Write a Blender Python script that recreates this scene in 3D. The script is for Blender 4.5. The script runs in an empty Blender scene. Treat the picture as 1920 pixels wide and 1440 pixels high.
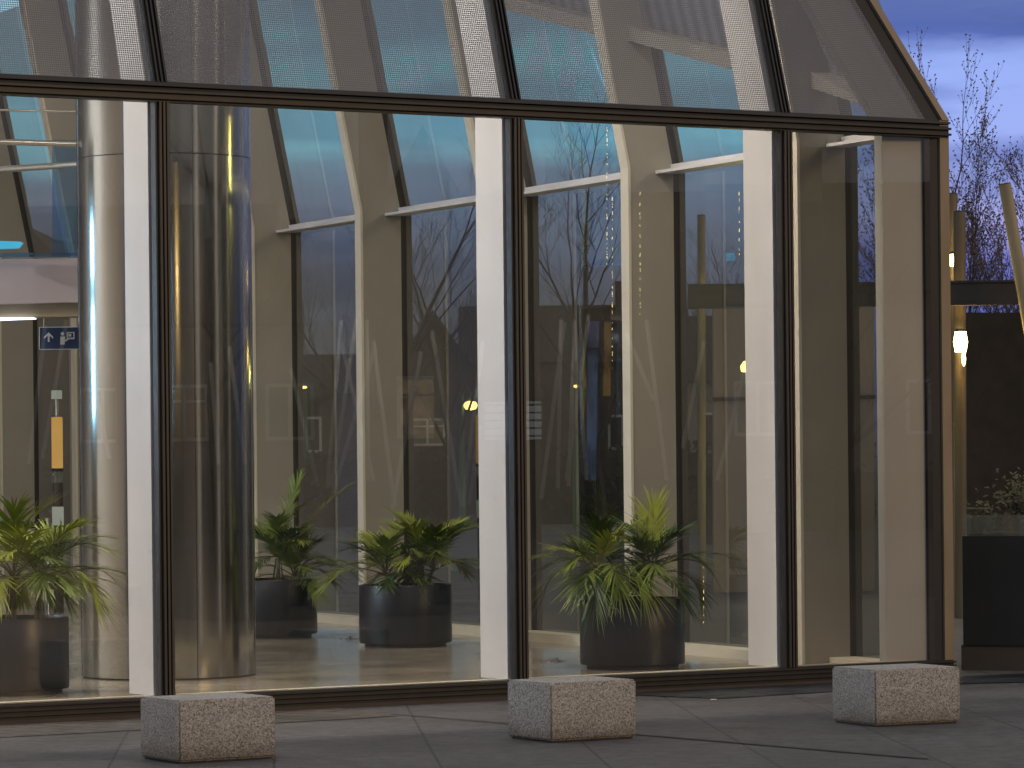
import bpy, bmesh, math, random
from mathutils import Vector, Matrix
R = math.radians
random.seed(7)
sc = bpy.context.scene
col = sc.collection
sc.render.engine = 'CYCLES'
sc.cycles.transparent_max_bounces = 32
sc.cycles.max_bounces = 8
sc.cycles.diffuse_bounces = 3
sc.cycles.glossy_bounces = 4
sc.cycles.use_denoising = True
sc.cycles.sample_clamp_indirect = 6.0
sc.cycles.caustics_reflective = False
sc.cycles.caustics_refractive = False
sc.view_settings.view_transform = 'Standard'
sc.view_settings.look = 'None'
sc.view_settings.exposure = 0

# ------------------------------------------------------------------ camera
H = 1.65
FPX = 7000.0
TH = 0.0105
HOR = 863.0
cam = bpy.data.cameras.new('camera')
cam.sensor_width = 36
cam.lens = FPX / 1920 * 36
cam.shift_y = (HOR - 720) / 1920
cam.clip_start = 0.1
cam.clip_end = 3000
co = bpy.data.objects.new('camera', cam)
col.objects.link(co)
co.matrix_world = Matrix.Translation((0, 0, H)) @ Matrix.Rotation(R(90), 4, 'X') @ Matrix.Rotation(-TH, 4, 'Z')
sc.camera = co

def at(px, py, Y):
    cx = (px - 960) / FPX; cy = (HOR - py) / FPX
    return Vector(((cx + cy * TH) * Y, Y, H + (cy - cx * TH) * Y))

# ------------------------------------------------------------------ node helpers
def mat(name):
    m = bpy.data.materials.new(name); m.use_nodes = True
    nt = m.node_tree
    for n in list(nt.nodes): nt.nodes.remove(n)
    out = nt.nodes.new('ShaderNodeOutputMaterial')
    return m, nt, out
def N(nt, t, **kw):
    n = nt.nodes.new(t)
    for k, v in kw.items(): setattr(n, k, v)
    return n
def L(nt, a, b): nt.links.new(a, b)
def ramp(nt, fac, stops, interp='LINEAR'):
    r = N(nt, 'ShaderNodeValToRGB'); r.color_ramp.interpolation = interp
    e = r.color_ramp.elements
    while len(e) < len(stops): e.new(0.5)
    for i, (p, c) in enumerate(stops):
        e[i].position = p; e[i].color = (c[0], c[1], c[2], 1)
    L(nt, fac, r.inputs[0]); return r.outputs[0]
def math_(nt, op, a, b=None):
    n = N(nt, 'ShaderNodeMath', operation=op)
    for i, v in enumerate((a, b)):
        if v is None: continue
        if isinstance(v, (int, float)): n.inputs[i].default_value = v
        else: L(nt, v, n.inputs[i])
    return n.outputs[0]

def surf(name, base, rough=0.6, metal=0.0, var=0.15, scale=4.0, stretch=(1, 1, 1), bump=0.0, bscale=60, spec=0.5, rvar=0.0):
    m, nt, out = mat(name)
    p = N(nt, 'ShaderNodeBsdfPrincipled')
    tc = N(nt, 'ShaderNodeTexCoord'); mp = N(nt, 'ShaderNodeMapping')
    mp.inputs['Scale'].default_value = stretch
    L(nt, tc.outputs['Object'], mp.inputs[0])
    nz = N(nt, 'ShaderNodeTexNoise'); nz.inputs['Scale'].default_value = scale; nz.inputs['Detail'].default_value = 6
    L(nt, mp.outputs[0], nz.inputs[0])
    lo = tuple(max(0, c * (1 - var)) for c in base); hi = tuple(min(1, c * (1 + var)) for c in base)
    L(nt, ramp(nt, nz.outputs[0], [(0.3, lo), (0.7, hi)]), p.inputs['Base Color'])
    p.inputs['Metallic'].default_value = metal
    p.inputs['Specular IOR Level'].default_value = spec
    if rvar:
        r = math_(nt, 'ADD', math_(nt, 'MULTIPLY', nz.outputs[0], rvar), rough - rvar / 2)
        L(nt, r, p.inputs['Roughness'])
    else: p.inputs['Roughness'].default_value = rough
    if bump:
        n2 = N(nt, 'ShaderNodeTexNoise'); n2.inputs['Scale'].default_value = bscale; n2.inputs['Detail'].default_value = 5
        L(nt, mp.outputs[0], n2.inputs[0])
        b = N(nt, 'ShaderNodeBump'); b.inputs['Strength'].default_value = bump; b.inputs['Distance'].default_value = 0.01
        L(nt, n2.outputs[0], b.inputs['Height']); L(nt, b.outputs[0], p.inputs['Normal'])
    L(nt, p.outputs[0], out.inputs[0])
    return m

def emit(name, colr, strength, lo=.85):
    m, nt, out = mat(name)
    e = N(nt, 'ShaderNodeEmission'); e.inputs[1].default_value = strength
    tc = N(nt, 'ShaderNodeTexCoord'); nz = N(nt, 'ShaderNodeTexNoise'); nz.inputs['Scale'].default_value = 3
    L(nt, tc.outputs['Object'], nz.inputs[0])
    L(nt, ramp(nt, nz.outputs[0], [(0.3, tuple(c * lo for c in colr)), (0.7, colr)]), e.inputs[0])
    L(nt, e.outputs[0], out.inputs[0]); return m

def glass(name, tint, mult=3.0, dirt=0.02, frit=None, streak=0.0):
    """thin sheet: tinted see-through mixed with a mirror by viewing angle; optional white frit dots"""
    m, nt, out = mat(name)
    tr = N(nt, 'ShaderNodeBsdfTransparent'); gl = N(nt, 'ShaderNodeBsdfGlossy'); gl.inputs['Roughness'].default_value = 0.0
    gl.inputs['Color'].default_value = (.95, .97, 1, 1)
    tc = N(nt, 'ShaderNodeTexCoord')
    nz = N(nt, 'ShaderNodeTexNoise'); nz.inputs['Scale'].default_value = 1.3; nz.inputs['Detail'].default_value = 4
    mp = N(nt, 'ShaderNodeMapping'); mp.inputs['Scale'].default_value = (3, 3, .25)
    L(nt, tc.outputs['Object'], mp.inputs[0]); L(nt, mp.outputs[0], nz.inputs[0])
    L(nt, ramp(nt, nz.outputs[0], [(.3, tuple(c * (1 - streak) for c in tint)), (.7, tint)]), tr.inputs[0])
    lw = N(nt, 'ShaderNodeLayerWeight'); lw.inputs[0].default_value = 0.5
    f = math_(nt, 'POWER', lw.outputs['Facing'], 5.0)
    f = math_(nt, 'MULTIPLY', math_(nt, 'ADD', math_(nt, 'MULTIPLY', f, .96), .04), mult)
    f = math_(nt, 'MINIMUM', f, 0.85)
    mx = N(nt, 'ShaderNodeMixShader'); L(nt, f, mx.inputs[0]); L(nt, tr.outputs[0], mx.inputs[1]); L(nt, gl.outputs[0], mx.inputs[2])
    last = mx.outputs[0]
    if dirt:
        df = N(nt, 'ShaderNodeBsdfDiffuse'); df.inputs[0].default_value = (.6, .58, .55, 1)
        n2 = N(nt, 'ShaderNodeTexNoise'); n2.inputs['Scale'].default_value = 2.2; n2.inputs['Detail'].default_value = 8
        mp2 = N(nt, 'ShaderNodeMapping'); mp2.inputs['Scale'].default_value = (4, 4, .35)
        L(nt, tc.outputs['Object'], mp2.inputs[0]); L(nt, mp2.outputs[0], n2.inputs[0])
        d = math_(nt, 'MULTIPLY', math_(nt, 'POWER', n2.outputs[0], 2.5), dirt * 5)
        m2 = N(nt, 'ShaderNodeMixShader'); L(nt, d, m2.inputs[0]); L(nt, last, m2.inputs[1]); L(nt, df.outputs[0], m2.inputs[2]); last = m2.outputs[0]
    if frit:
        uv = N(nt, 'ShaderNodeUVMap')
        sx = N(nt, 'ShaderNodeSeparateXYZ'); L(nt, uv.outputs[0], sx.inputs[0])
        dx = math_(nt, 'ABSOLUTE', math_(nt, 'SUBTRACT', math_(nt, 'FRACT', math_(nt, 'MULTIPLY', sx.outputs[0], 1 / frit)), .5))
        dy = math_(nt, 'ABSOLUTE', math_(nt, 'SUBTRACT', math_(nt, 'FRACT', math_(nt, 'MULTIPLY', sx.outputs[1], 1 / frit)), .5))
        dd = math_(nt, 'MAXIMUM', dx, dy)
        mk = math_(nt, 'LESS_THAN', dd, 0.405)
        mk = math_(nt, 'MULTIPLY', mk, 0.95)
        df = N(nt, 'ShaderNodeBsdfDiffuse'); df.inputs[0].default_value = (.215, .22, .235, 1)
        m3 = N(nt, 'ShaderNodeMixShader'); L(nt, mk, m3.inputs[0]); L(nt, last, m3.inputs[1]); L(nt, df.outputs[0], m3.inputs[2]); last = m3.outputs[0]
    L(nt, last, out.inputs[0])
    return m

# ------------------------------------------------------------------ materials
M = {}
M['bronze'] = surf('bronze_frame', (.020, .0195, .020), .45, .15, .25, 8, (1, 1, .2))
M['ridge'] = surf('bronze_ridge', (.040, .035, .031), .45, .1, .2, 8, (1, 1, .2))
M['black'] = surf('black_gasket', (.012, .012, .014), .5, 0, .2)
M['edge'] = surf('tan_edge', (.27, .21, .14), .5, .15, .15, 5, (1, 1, .3))
M['white'] = surf('white_paint', (.82, .80, .80), .45, 0, .04, 2)
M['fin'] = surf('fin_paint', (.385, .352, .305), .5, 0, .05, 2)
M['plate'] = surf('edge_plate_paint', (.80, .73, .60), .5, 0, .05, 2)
M['fin_lightened'] = surf('fin_paint_lightened', (.54, .515, .445), .55, 0, .06, 1.2)  # fin colour lifted to stand in for light the end fin lacks
M['cream'] = surf('cream_sill', (.72, .64, .48), .5, 0, .06, 3)
M['pot'] = surf('pot_plastic', (.006, .008, .012), .36, 0, .2, 6)
M['soil'] = surf('soil', (.03, .02, .014), .95, 0, .5, 40, bump=.6)
M['granite_dark'] = surf('dark_stone', (.05, .045, .042), .7)
M['chrome'] = surf('chrome', (.6, .6, .62), .15, 1, .05)
M['steel_thin'] = surf('steel_tube', (.50, .47, .40), .3, 1, .1, 10)
M['pole'] = surf('pole_wood', (.30, .25, .17), .6, 0, .3, 6, (1, 1, .1))
M['pole_dark'] = surf('dark_pole', (.10, .085, .06), .6, 0, .3, 6, (1, 1, .1))
M['beam'] = surf('dark_beam', (.05, .048, .05), .5, .3)
M['panel_black'] = surf('black_panel', (.016, .017, .020), .42, 0, .3, 2)
M['brown'] = surf('brown_plinth', (.055, .042, .034), .6, 0, .2, 3)
M['hedge'] = surf('dark_hedge', (.026, .025, .018), .8, 0, .6, 9)
M['leaf_bush'] = surf('bush_leaf', (.10, .095, .045), .6, 0, .5, 12)
M['bark'] = surf('bark', (.060, .048, .044), .9, 0, .3, 8)
M['twig'] = surf('twig', (.12, .09, .08), .9, 0, .3, 8)
M['palm_dark'] = surf('palm_leaf_dark', (.04, .08, .016), .45, 0, .4, 5)
M['palm_light'] = surf('palm_leaf_light', (.32, .36, .045), .45, 0, .35, 5)
M['palm_mid'] = surf('palm_leaf_mid', (.16, .225, .03), .45, 0, .4, 5)
M['palm_stem'] = surf('palm_stem', (.16, .15, .06), .6, 0, .4, 14)
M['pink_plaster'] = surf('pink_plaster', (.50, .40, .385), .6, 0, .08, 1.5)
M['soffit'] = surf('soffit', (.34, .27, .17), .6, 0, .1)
M['sign_blue'] = surf('sign_blue', (.015, .04, .12), .4)
M['sign_white'] = surf('sign_white', (.75, .76, .75), .4)
M['belt'] = surf('belt_black', (.012, .012, .012), .7)
M['belt_letter'] = surf('belt_letter', (.14, .13, .10), .7)
M['roof'] = surf('roof_tile', (.04, .032, .026), .8, 0, .3, 3)
M['house_wall'] = surf('house_brick', (.10, .07, .05), .85, 0, .25, 3)
M['house_pale'] = surf('house_render', (.26, .22, .18), .85, 0, .15, 2)
M['frame_white'] = surf('window_frame', (.7, .68, .62), .5)
M['dark_glass'] = surf('dark_window', (.02, .02, .025), .1)
M['green_paint'] = surf('green_paint', (.06, .16, .06), .5)
M['reflection_slab'] = surf('reflection_slab', (.33, .27, .21), .7, 0, .1, 1.0)
M['warm_lamp'] = emit('warm_lamp', (1, .66, .22), 26)
M['lamp_soft'] = emit('lamp_soft', (1, .62, .16), 9)
M['blue_led'] = emit('blue_led', (.28, .62, 1.0), 34)
M['blue_panel'] = emit('blue_panel', (.10, .62, .95), .85)
M['white_led'] = emit('white_led', (.72, .80, 1.0), 3)
M['window_lit'] = emit('window_lit', (1, .68, .40), .6, .25)
M['window_cool'] = emit('window_cool', (.8, .9, 1.0), .3, .3)
M['glow_yellow'] = emit('glow_yellow', (1, .58, .16), .55)
M['glow_white'] = emit('glow_white', (.8, .85, .7), .35)
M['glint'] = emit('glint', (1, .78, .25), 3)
M['window_dim'] = emit('window_dim', (1, .70, .42), .10)
M['window_bright'] = emit('window_bright', (.85, .92, 1.0), .5)
M['downlight'] = emit('downlight', (1, .9, .75), 4)
M['glass_front'] = glass('glass_front', (.96, .955, .945), 2.5, .002, None, .04)
M['glass_frit'] = glass('glass_frit', (.92, .94, .95), 1.5, .004, .0155, .03)
M['glass_side'] = glass('glass_side', (.49, .56, .54), 3.0, .01, None, .10)
M['glass_blue'] = glass('glass_blue', (.45, .70, .95), 2.0, .05)
M['glass_clear'] = glass('glass_clear', (.8, .84, .8), 3.0, .10)

# brushed steel with vertical sheen
def steel():
    m, nt, out = mat('brushed_steel')
    p = N(nt, 'ShaderNodeBsdfPrincipled'); p.inputs['Metallic'].default_value = 1
    tc = N(nt, 'ShaderNodeTexCoord'); mp = N(nt, 'ShaderNodeMapping'); mp.inputs['Scale'].default_value = (5, 5, .5)
    L(nt, tc.outputs['Object'], mp.inputs[0])
    nz = N(nt, 'ShaderNodeTexNoise'); nz.inputs['Scale'].default_value = 2.2; nz.inputs['Detail'].default_value = 8
    L(nt, mp.outputs[0], nz.inputs[0])
    L(nt, ramp(nt, nz.outputs[0], [(.3, (.34, .33, .29)), (.7, (.37, .36, .32))]), p.inputs['Base Color'])
    L(nt, math_(nt, 'ADD', math_(nt, 'MULTIPLY', nz.outputs[0], .08), .095), p.inputs['Roughness'])
    p.inputs['Anisotropic'].default_value = .35
    tg = N(nt, 'ShaderNodeTangent', direction_type='RADIAL', axis='Z'); L(nt, tg.outputs[0], p.inputs['Tangent'])
    n2 = N(nt, 'ShaderNodeTexNoise'); n2.inputs['Scale'].default_value = 1.1; L(nt, tc.outputs['Object'], n2.inputs[0])
    b = N(nt, 'ShaderNodeBump'); b.inputs['Strength'].default_value = .06; b.inputs['Distance'].default_value = .02
    L(nt, n2.outputs[0], b.inputs['Height']); L(nt, b.outputs[0], p.inputs['Normal'])
    L(nt, p.outputs[0], out.inputs[0]); return m
M['steel'] = steel()

def granite():
    m, nt, out = mat('granite')
    p = N(nt, 'ShaderNodeBsdfPrincipled'); p.inputs['Roughness'].default_value = .8
    tc = N(nt, 'ShaderNodeTexCoord')
    v = N(nt, 'ShaderNodeTexVoronoi'); v.inputs['Scale'].default_value = 150
    oi = N(nt, 'ShaderNodeObjectInfo'); va = N(nt, 'ShaderNodeVectorMath', operation='ADD'); L(nt, tc.outputs['Object'], va.inputs[0]); L(nt, math_(nt, 'MULTIPLY', oi.outputs['Random'], 37.0), va.inputs[1])
    L(nt, va.outputs[0], v.inputs[0])
    sp = N(nt, 'ShaderNodeSeparateColor'); L(nt, v.outputs['Color'], sp.inputs[0])
    c1 = ramp(nt, sp.outputs[0], [(0, (.15, .142, .13)), (.18, (.27, .257, .235)), (.5, (.41, .39, .355)), (.8, (.50, .475, .43)), (1, (.66, .62, .56))])
    n2 = N(nt, 'ShaderNodeTexNoise'); n2.inputs['Scale'].default_value = 3.5; n2.inputs['Detail'].default_value = 7; L(nt, va.outputs[0], n2.inputs[0])
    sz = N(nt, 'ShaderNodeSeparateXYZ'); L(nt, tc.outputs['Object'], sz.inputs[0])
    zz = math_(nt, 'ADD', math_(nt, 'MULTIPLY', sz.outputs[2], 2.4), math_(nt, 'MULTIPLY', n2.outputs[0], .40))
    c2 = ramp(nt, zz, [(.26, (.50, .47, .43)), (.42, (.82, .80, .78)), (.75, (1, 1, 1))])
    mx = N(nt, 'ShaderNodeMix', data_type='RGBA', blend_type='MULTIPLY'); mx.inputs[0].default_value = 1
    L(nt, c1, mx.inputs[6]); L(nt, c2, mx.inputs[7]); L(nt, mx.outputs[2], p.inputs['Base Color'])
    b = N(nt, 'ShaderNodeBump'); b.inputs['Strength'].default_value = .5; b.inputs['Distance'].default_value = .004
    L(nt, sp.outputs[1], b.inputs['Height']); L(nt, b.outputs[0], p.inputs['Normal'])
    L(nt, p.outputs[0], out.inputs[0]); return m
M['granite'] = granite()

def paving(name, c1, c2, mortar, bw, bh, rot, rough=.7, ms=.008, squash=.5, stain=1.0):
    m, nt, out = mat(name)
    p = N(nt, 'ShaderNodeBsdfPrincipled')
    tc = N(nt, 'ShaderNodeTexCoord'); mp = N(nt, 'ShaderNodeMapping'); mp.inputs['Rotation'].default_value = (0, 0, rot)
    L(nt, tc.outputs['Object'], mp.inputs[0])
    br = N(nt, 'ShaderNodeTexBrick'); br.inputs['Scale'].default_value = 1
    br.inputs['Brick Width'].default_value = bw; br.inputs['Row Height'].default_value = bh; br.inputs['Mortar Size'].default_value = ms
    br.inputs['Mortar Smooth'].default_value = .3; br.offset = squash
    br.inputs['Color1'].default_value = (*c1, 1); br.inputs['Color2'].default_value = (*c2, 1); br.inputs['Mortar'].default_value = (*mortar, 1)
    L(nt, mp.outputs[0], br.inputs[0])
    nz = N(nt, 'ShaderNodeTexNoise'); nz.inputs['Scale'].default_value = .9; nz.inputs['Detail'].default_value = 9; nz.inputs['Roughness'].default_value = .65
    L(nt, tc.outputs['Object'], nz.inputs[0])
    st = ramp(nt, nz.outputs[0], [(.30, (1 - .62 * stain,) * 3), (.46, (1 - .2 * stain,) * 3), (.58, (1, 1, 1)), (.75, (1 + .25 * stain,) * 3)])
    gr = N(nt, 'ShaderNodeTexNoise'); gr.inputs['Scale'].default_value = 120; gr.inputs['Detail'].default_value = 3; L(nt, tc.outputs['Object'], gr.inputs[0])
    g2 = ramp(nt, gr.outputs[0], [(.3, (.72, .72, .72)), (.7, (1.1, 1.1, 1.1))])
    mx = N(nt, 'ShaderNodeMix', data_type='RGBA', blend_type='MULTIPLY'); mx.inputs[0].default_value = 1
    L(nt, br.outputs[0], mx.inputs[6]); L(nt, st, mx.inputs[7])
    m2 = N(nt, 'ShaderNodeMix', data_type='RGBA', blend_type='MULTIPLY'); m2.inputs[0].default_value = 1
    L(nt, mx.outputs[2], m2.inputs[6]); L(nt, g2, m2.inputs[7])
    n3 = N(nt, 'ShaderNodeTexNoise'); n3.inputs['Scale'].default_value = 9; n3.inputs['Detail'].default_value = 9; n3.inputs['Roughness'].default_value = .75; L(nt, tc.outputs['Object'], n3.inputs[0])
    g3_ = ramp(nt, n3.outputs[0], [(.36, (1 - .45 * stain,) * 3), (.52, (1, 1, 1)), (.68, (1 + .35 * stain,) * 3)])
    m4 = N(nt, 'ShaderNodeMix', data_type='RGBA', blend_type='MULTIPLY'); m4.inputs[0].default_value = 1
    L(nt, m2.outputs[2], m4.inputs[6]); L(nt, g3_, m4.inputs[7])
    L(nt, m4.outputs[2], p.inputs['Base Color'])
    L(nt, math_(nt, 'ADD', math_(nt, 'MULTIPLY', nz.outputs[0], .5), rough - .3), p.inputs['Roughness'])
    b = N(nt, 'ShaderNodeBump'); b.inputs['Strength'].default_value = .6; b.inputs['Distance'].default_value = .006
    L(nt, br.outputs['Fac'], b.inputs['Height']); b.invert = True; L(nt, b.outputs[0], p.inputs['Normal'])
    L(nt, p.outputs[0], out.inputs[0]); return m
ANG = math.atan2(.5255, .851)
M['pave'] = paving('stone_paving', (.105, .099, .098), (.130, .121, .119), (.058, .054, .053), 1.5, .9, -ANG - R(62), .75, .009)
M['brickpave'] = paving('brick_paving', (.13, .108, .09), (.16, .135, .11), (.05, .042, .036), .60, .22, -ANG + R(62), .75, .014)
M['floor'] = paving('lobby_stone', (.34, .285, .21), (.37, .31, .23), (.25, .21, .155), 1.2, 1.2, -ANG, .22, .002, 0, .25)
def ground_mat():
    return surf('ground_earth', (.09, .085, .08), .9, 0, .35, .4, bump=.3, bscale=6)
M['ground'] = ground_mat()
def ribs():
    m, nt, out = mat('ribbed_panel')
    p = N(nt, 'ShaderNodeBsdfPrincipled'); p.inputs['Base Color'].default_value = (.55, .56, .64, 1); p.inputs['Roughness'].default_value = .5
    tc = N(nt, 'ShaderNodeTexCoord'); wv = N(nt, 'ShaderNodeTexWave'); wv.inputs['Scale'].default_value = 1.9; wv.bands_direction = 'Y'
    L(nt, tc.outputs['Object'], wv.inputs[0])
    L(nt, ramp(nt, wv.outputs[0], [(0, (.11, .115, .15)), (1, (.25, .26, .32))]), p.inputs['Base Color'])
    L(nt, p.outputs[0], out.inputs[0]); return m
M['ribs'] = ribs()

# ------------------------------------------------------------------ object helpers
def link(o, parent=None):
    col.objects.link(o)
    if parent is not None: o.parent = parent
    return o
def thing(name, label, cat, loc=(0, 0, 0), rz=0, group=None):
    o = bpy.data.objects.new(name, None); o.location = loc; o.rotation_euler = (0, 0, rz); o.empty_display_size = .2
    o['label'] = label; o['category'] = cat
    if group: o['group'] = group
    return link(o)
def tag(o, label, cat, group=None):
    o['label'] = label; o['category'] = cat
    if group: o['group'] = group
    return o
def struct(o): o['kind'] = 'structure'; return o

class MB:
    def __init__(s): s.v = []; s.f = []; s.uv = None; s.mi = []
    def face(s, pts, mi=0):
        i = len(s.v); s.v += [tuple(p) for p in pts]; s.f.append(tuple(range(i, i + len(pts)))); s.mi.append(mi)
    def hexa(s, b, t, mi=0):
        """4 bottom points and 4 top points, same winding"""
        i = len(s.v); s.v += [tuple(p) for p in b] + [tuple(p) for p in t]
        for q in ((3, 2, 1, 0), (4, 5, 6, 7), (0, 1, 5, 4), (1, 2, 6, 5), (2, 3, 7, 6), (3, 0, 4, 7)):
            s.f.append(tuple(i + k for k in q)); s.mi.append(mi)
    def box(s, x0, x1, y0, y1, z0, z1, mi=0):
        s.hexa([(x0, y0, z0), (x1, y0, z0), (x1, y1, z0), (x0, y1, z0)], [(x0, y0, z1), (x1, y0, z1), (x1, y1, z1), (x0, y1, z1)], mi)
    def tube(s, p, q, r0, r1, n=8, cap=True, mi=0):
        p = Vector(p); q = Vector(q); d = (q - p)
        if d.length < 1e-6: return
        d.normalize(); a = d.orthogonal().normalized(); b = d.cross(a)
        i = len(s.v)
        for c, r in ((p, r0), (q, r1)):
            for k in range(n):
                t = 2 * math.pi * k / n; s.v.append(tuple(c + a * (r * math.cos(t)) + b * (r * math.sin(t))))
        for k in range(n):
            k2 = (k + 1) % n; s.f.append((i + k, i + k2, i + n + k2, i + n + k)); s.mi.append(mi)
        if cap:
            s.f.append(tuple(i + k for k in range(n))[::-1]); s.f.append(tuple(i + n + k for k in range(n))); s.mi += [mi, mi]
    def lathe(s, prof, n=48, cx=0, cy=0, mi=0, close=False):
        i = len(s.v)
        for (r, z) in prof:
            for k in range(n):
                t = 2 * math.pi * k / n; s.v.append((cx + r * math.cos(t), cy + r * math.sin(t), z))
        for j in range(len(prof) - 1):
            for k in range(n):
                k2 = (k + 1) % n
                s.f.append((i + j * n + k, i + j * n + k2, i + (j + 1) * n + k2, i + (j + 1) * n + k)); s.mi.append(mi)
    def build(s, name, mats, parent=None, smooth=False, bevel=0):
        me = bpy.data.meshes.new(name); me.from_pydata(s.v, [], s.f)
        if not isinstance(mats, (list, tuple)): mats = [mats]
        for m in mats: me.materials.append(m)
        if len(mats) > 1:
            for p, k in zip(me.polygons, s.mi): p.material_index = k
        me.update()
        bm = bmesh.new(); bm.from_mesh(me)
        if bevel or smooth: bmesh.ops.remove_doubles(bm, verts=bm.verts, dist=1e-5)
        bmesh.ops.recalc_face_normals(bm, faces=bm.faces)
        if bevel:
            bmesh.ops.bevel(bm, geom=list(bm.edges), offset=bevel, segments=2, affect='EDGES')
        bm.to_mesh(me); bm.free()
        if smooth:
            for p in me.polygons: p.use_smooth = True
            try: me.set_sharp_from_angle(angle=R(35))
            except Exception: pass
        return link(bpy.data.objects.new(name, me), parent)

def copy_tree(o, parent=None, depth=0):
    c = o.copy(); col.objects.link(c)
    if parent is not None: c.parent = parent
    for ch in list(o.children): copy_tree(ch, c, depth + 1)
    return c

V2 = lambda x, y: Vector((x, y))
U = V2(.851, .5255).normalized(); NIN = V2(-U.y, U.x)
P0 = V2(-3.27, 23.86)
def P(s, off=0): return P0 + U * s + NIN * off         # front facade line, off = inward
F0 = V2(2.61, 29.05); W = V2(-.438, .899).normalized(); WIN = V2(-W.y, W.x)   # side facade
def F(k, off=0): return F0 + W * (2.795 * k) + WIN * off
S_M = [-1.70, 1.158, 3.888, 6.189]
S_C = 7.724
C = P(S_C)
ZT = 4.09
LF, LS = .30, .20          # inward lean per metre above the transom, front and side
HIP = V2(-.58, -.006)
ZTOP = 7.2
def xyz(p, z): return (p.x, p.y, z)
def quad2(a, b, c, d, z): return [xyz(a, z), xyz(b, z), xyz(c, z), xyz(d, z)]

# ------------------------------------------------------------------ ground
g = MB(); g.face([(-900, -300, -.012), (900, -300, -.012), (900, 1500, -.012), (-900, 1500, -.012)])
struct(g.build('ground', M['ground']))
g = MB(); g.face([(-40, -12, -.004), (40, -12, -.004), (40, 60, -.004), (-40, 60, -.004)])
struct(g.build('plaza_paving', M['pave']))
a = P(-6, -.02); b = P(2.4, -.02); c_ = V2(-.75, 24.25); d_ = P(2.0, -1.05); e_ = P(-6, -1.15)
g = MB(); g.face([xyz(q, .0) for q in (a, b, c_, d_, e_)])
struct(g.build('brick_paving', M['brickpave']))
# dark channel crossing the paving, and the wet dark strip along the base on the right
g = MB()
q0, q1 = V2(-.82, 24.45), V2(2.25, 20.35)
dn = (q1 - q0).normalized(); pn = V2(-dn.y, dn.x)
g.face([xyz(q0 - pn * .012, .001), xyz(q1 - pn * .03, .001), xyz(q1 + pn * .03, .001), xyz(q0 + pn * .012, .001)])
struct(g.build('drain_channel', M['granite_dark']))
g = MB(); g.face([xyz(P(4.6, -.03), .0015), xyz(P(4.9, -.95), .0015), xyz(P(7.2, -.75), .0015), xyz(P(9.5, -1.6), .0015), xyz(P(9.5, -.1), .0015), xyz(P(7.7, -.03), .0015)])
M['wet'] = surf('wet_stone', (.028, .028, .032), .55, 0, .6, 3, spec=.25, rvar=.2)
struct(g.build('wet_paving', M['wet']))

# lobby floor
g = MB()
g.face([xyz(q, .02) for q in (P(-9, .03), P(S_C - .05, .03), F(0, .02), F(9, .02), V2(-20, 54), V2(-20, 24))])
struct(g.build('lobby_floor', M['floor']))

# ------------------------------------------------------------------ the glass lobby
B = thing('glass_lobby', 'glass lobby with dark bronze frames and leaning dotted upper panes, filling the photo', 'building', (P0.x, P0.y, 0))
def part(mb, name, m, parent=None, **kw):
    o = mb.build(name, m, parent or B, **kw)
    if parent is None: o.matrix_parent_inverse = Matrix.Translation((-P0.x, -P0.y, 0))
    return o

def lean(p, z, l, inn): return p + inn * (l * max(0, z - ZT))
def front_member(mb, s0, s1, o0, o1, z0, z1, mi=0):
    f = lambda s, o, z: xyz(lean(P(s, o), z, LF, NIN), z)
    zs = [z0] + ([ZT] if z0 < ZT < z1 else []) + [z1]
    for za, zb in zip(zs, zs[1:]):
        mb.hexa([f(s0, o0, za), f(s1, o0, za), f(s1, o1, za), f(s0, o1, za)], [f(s0, o0, zb), f(s1, o0, zb), f(s1, o1, zb), f(s0, o1, zb)], mi)
ZB = .128
for i, s in enumerate(S_M):
    mb = MB(); front_member(mb, s - .052, s + .052, -.035, .03, ZB, 4.02)
    m_ = part(mb, 'mullion', M['bronze'])
    mb = MB()
    for d in (-.024, .004, .030):
        front_member(mb, s + d - .008, s + d + .008, -.06, -.035, ZB, 4.02)
    part(mb, 'cover_strip', M['ridge'], m_)
    mb = MB(); front_member(mb, s - .052, s + .052, -.035, .03, 4.155, ZTOP)
    m_ = part(mb, 'sloping_mullion', M['bronze'])
    mb = MB()
    for d in (-.026, .004, .034):
        front_member(mb, s + d - .006, s + d + .006, -.055, -.035, 4.155, ZTOP)
    part(mb, 'cover_strip', M['bronze'], m_)
# transom and base rail (front), with stepped ridges
mb = MB(); front_member(mb, -6, S_C - .05, -.045, .05, 4.02, 4.155)
tr = part(mb, 'transom', M['bronze'])
mb = MB()
for z in (4.035, 4.078, 4.122): front_member(mb, -6, S_C - .046, -.075, -.045, z, z + .016)
part(mb, 'cover_strip', M['bronze'], tr)
mb = MB(); front_member(mb, -6, S_C - .05, -.04, .05, .022, ZB)
br = part(mb, 'base_rail', M['bronze'])
mb = MB()
for z in (.045, .078, .108): front_member(mb, -6, S_C - .046, -.07, -.04, z, z + .013)
part(mb, 'cover_strip', M['bronze'], br)
mb = MB(); front_member(mb, -6, S_C - .044, -.055, .05, -.004, .022)
part(mb, 'plinth', M['brown'])
mb = MB(); front_member(mb, -6, S_C - .15, .05, .13, .03, ZB + .004)
part(mb, 'inner_sill', M['cream'])

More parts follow.
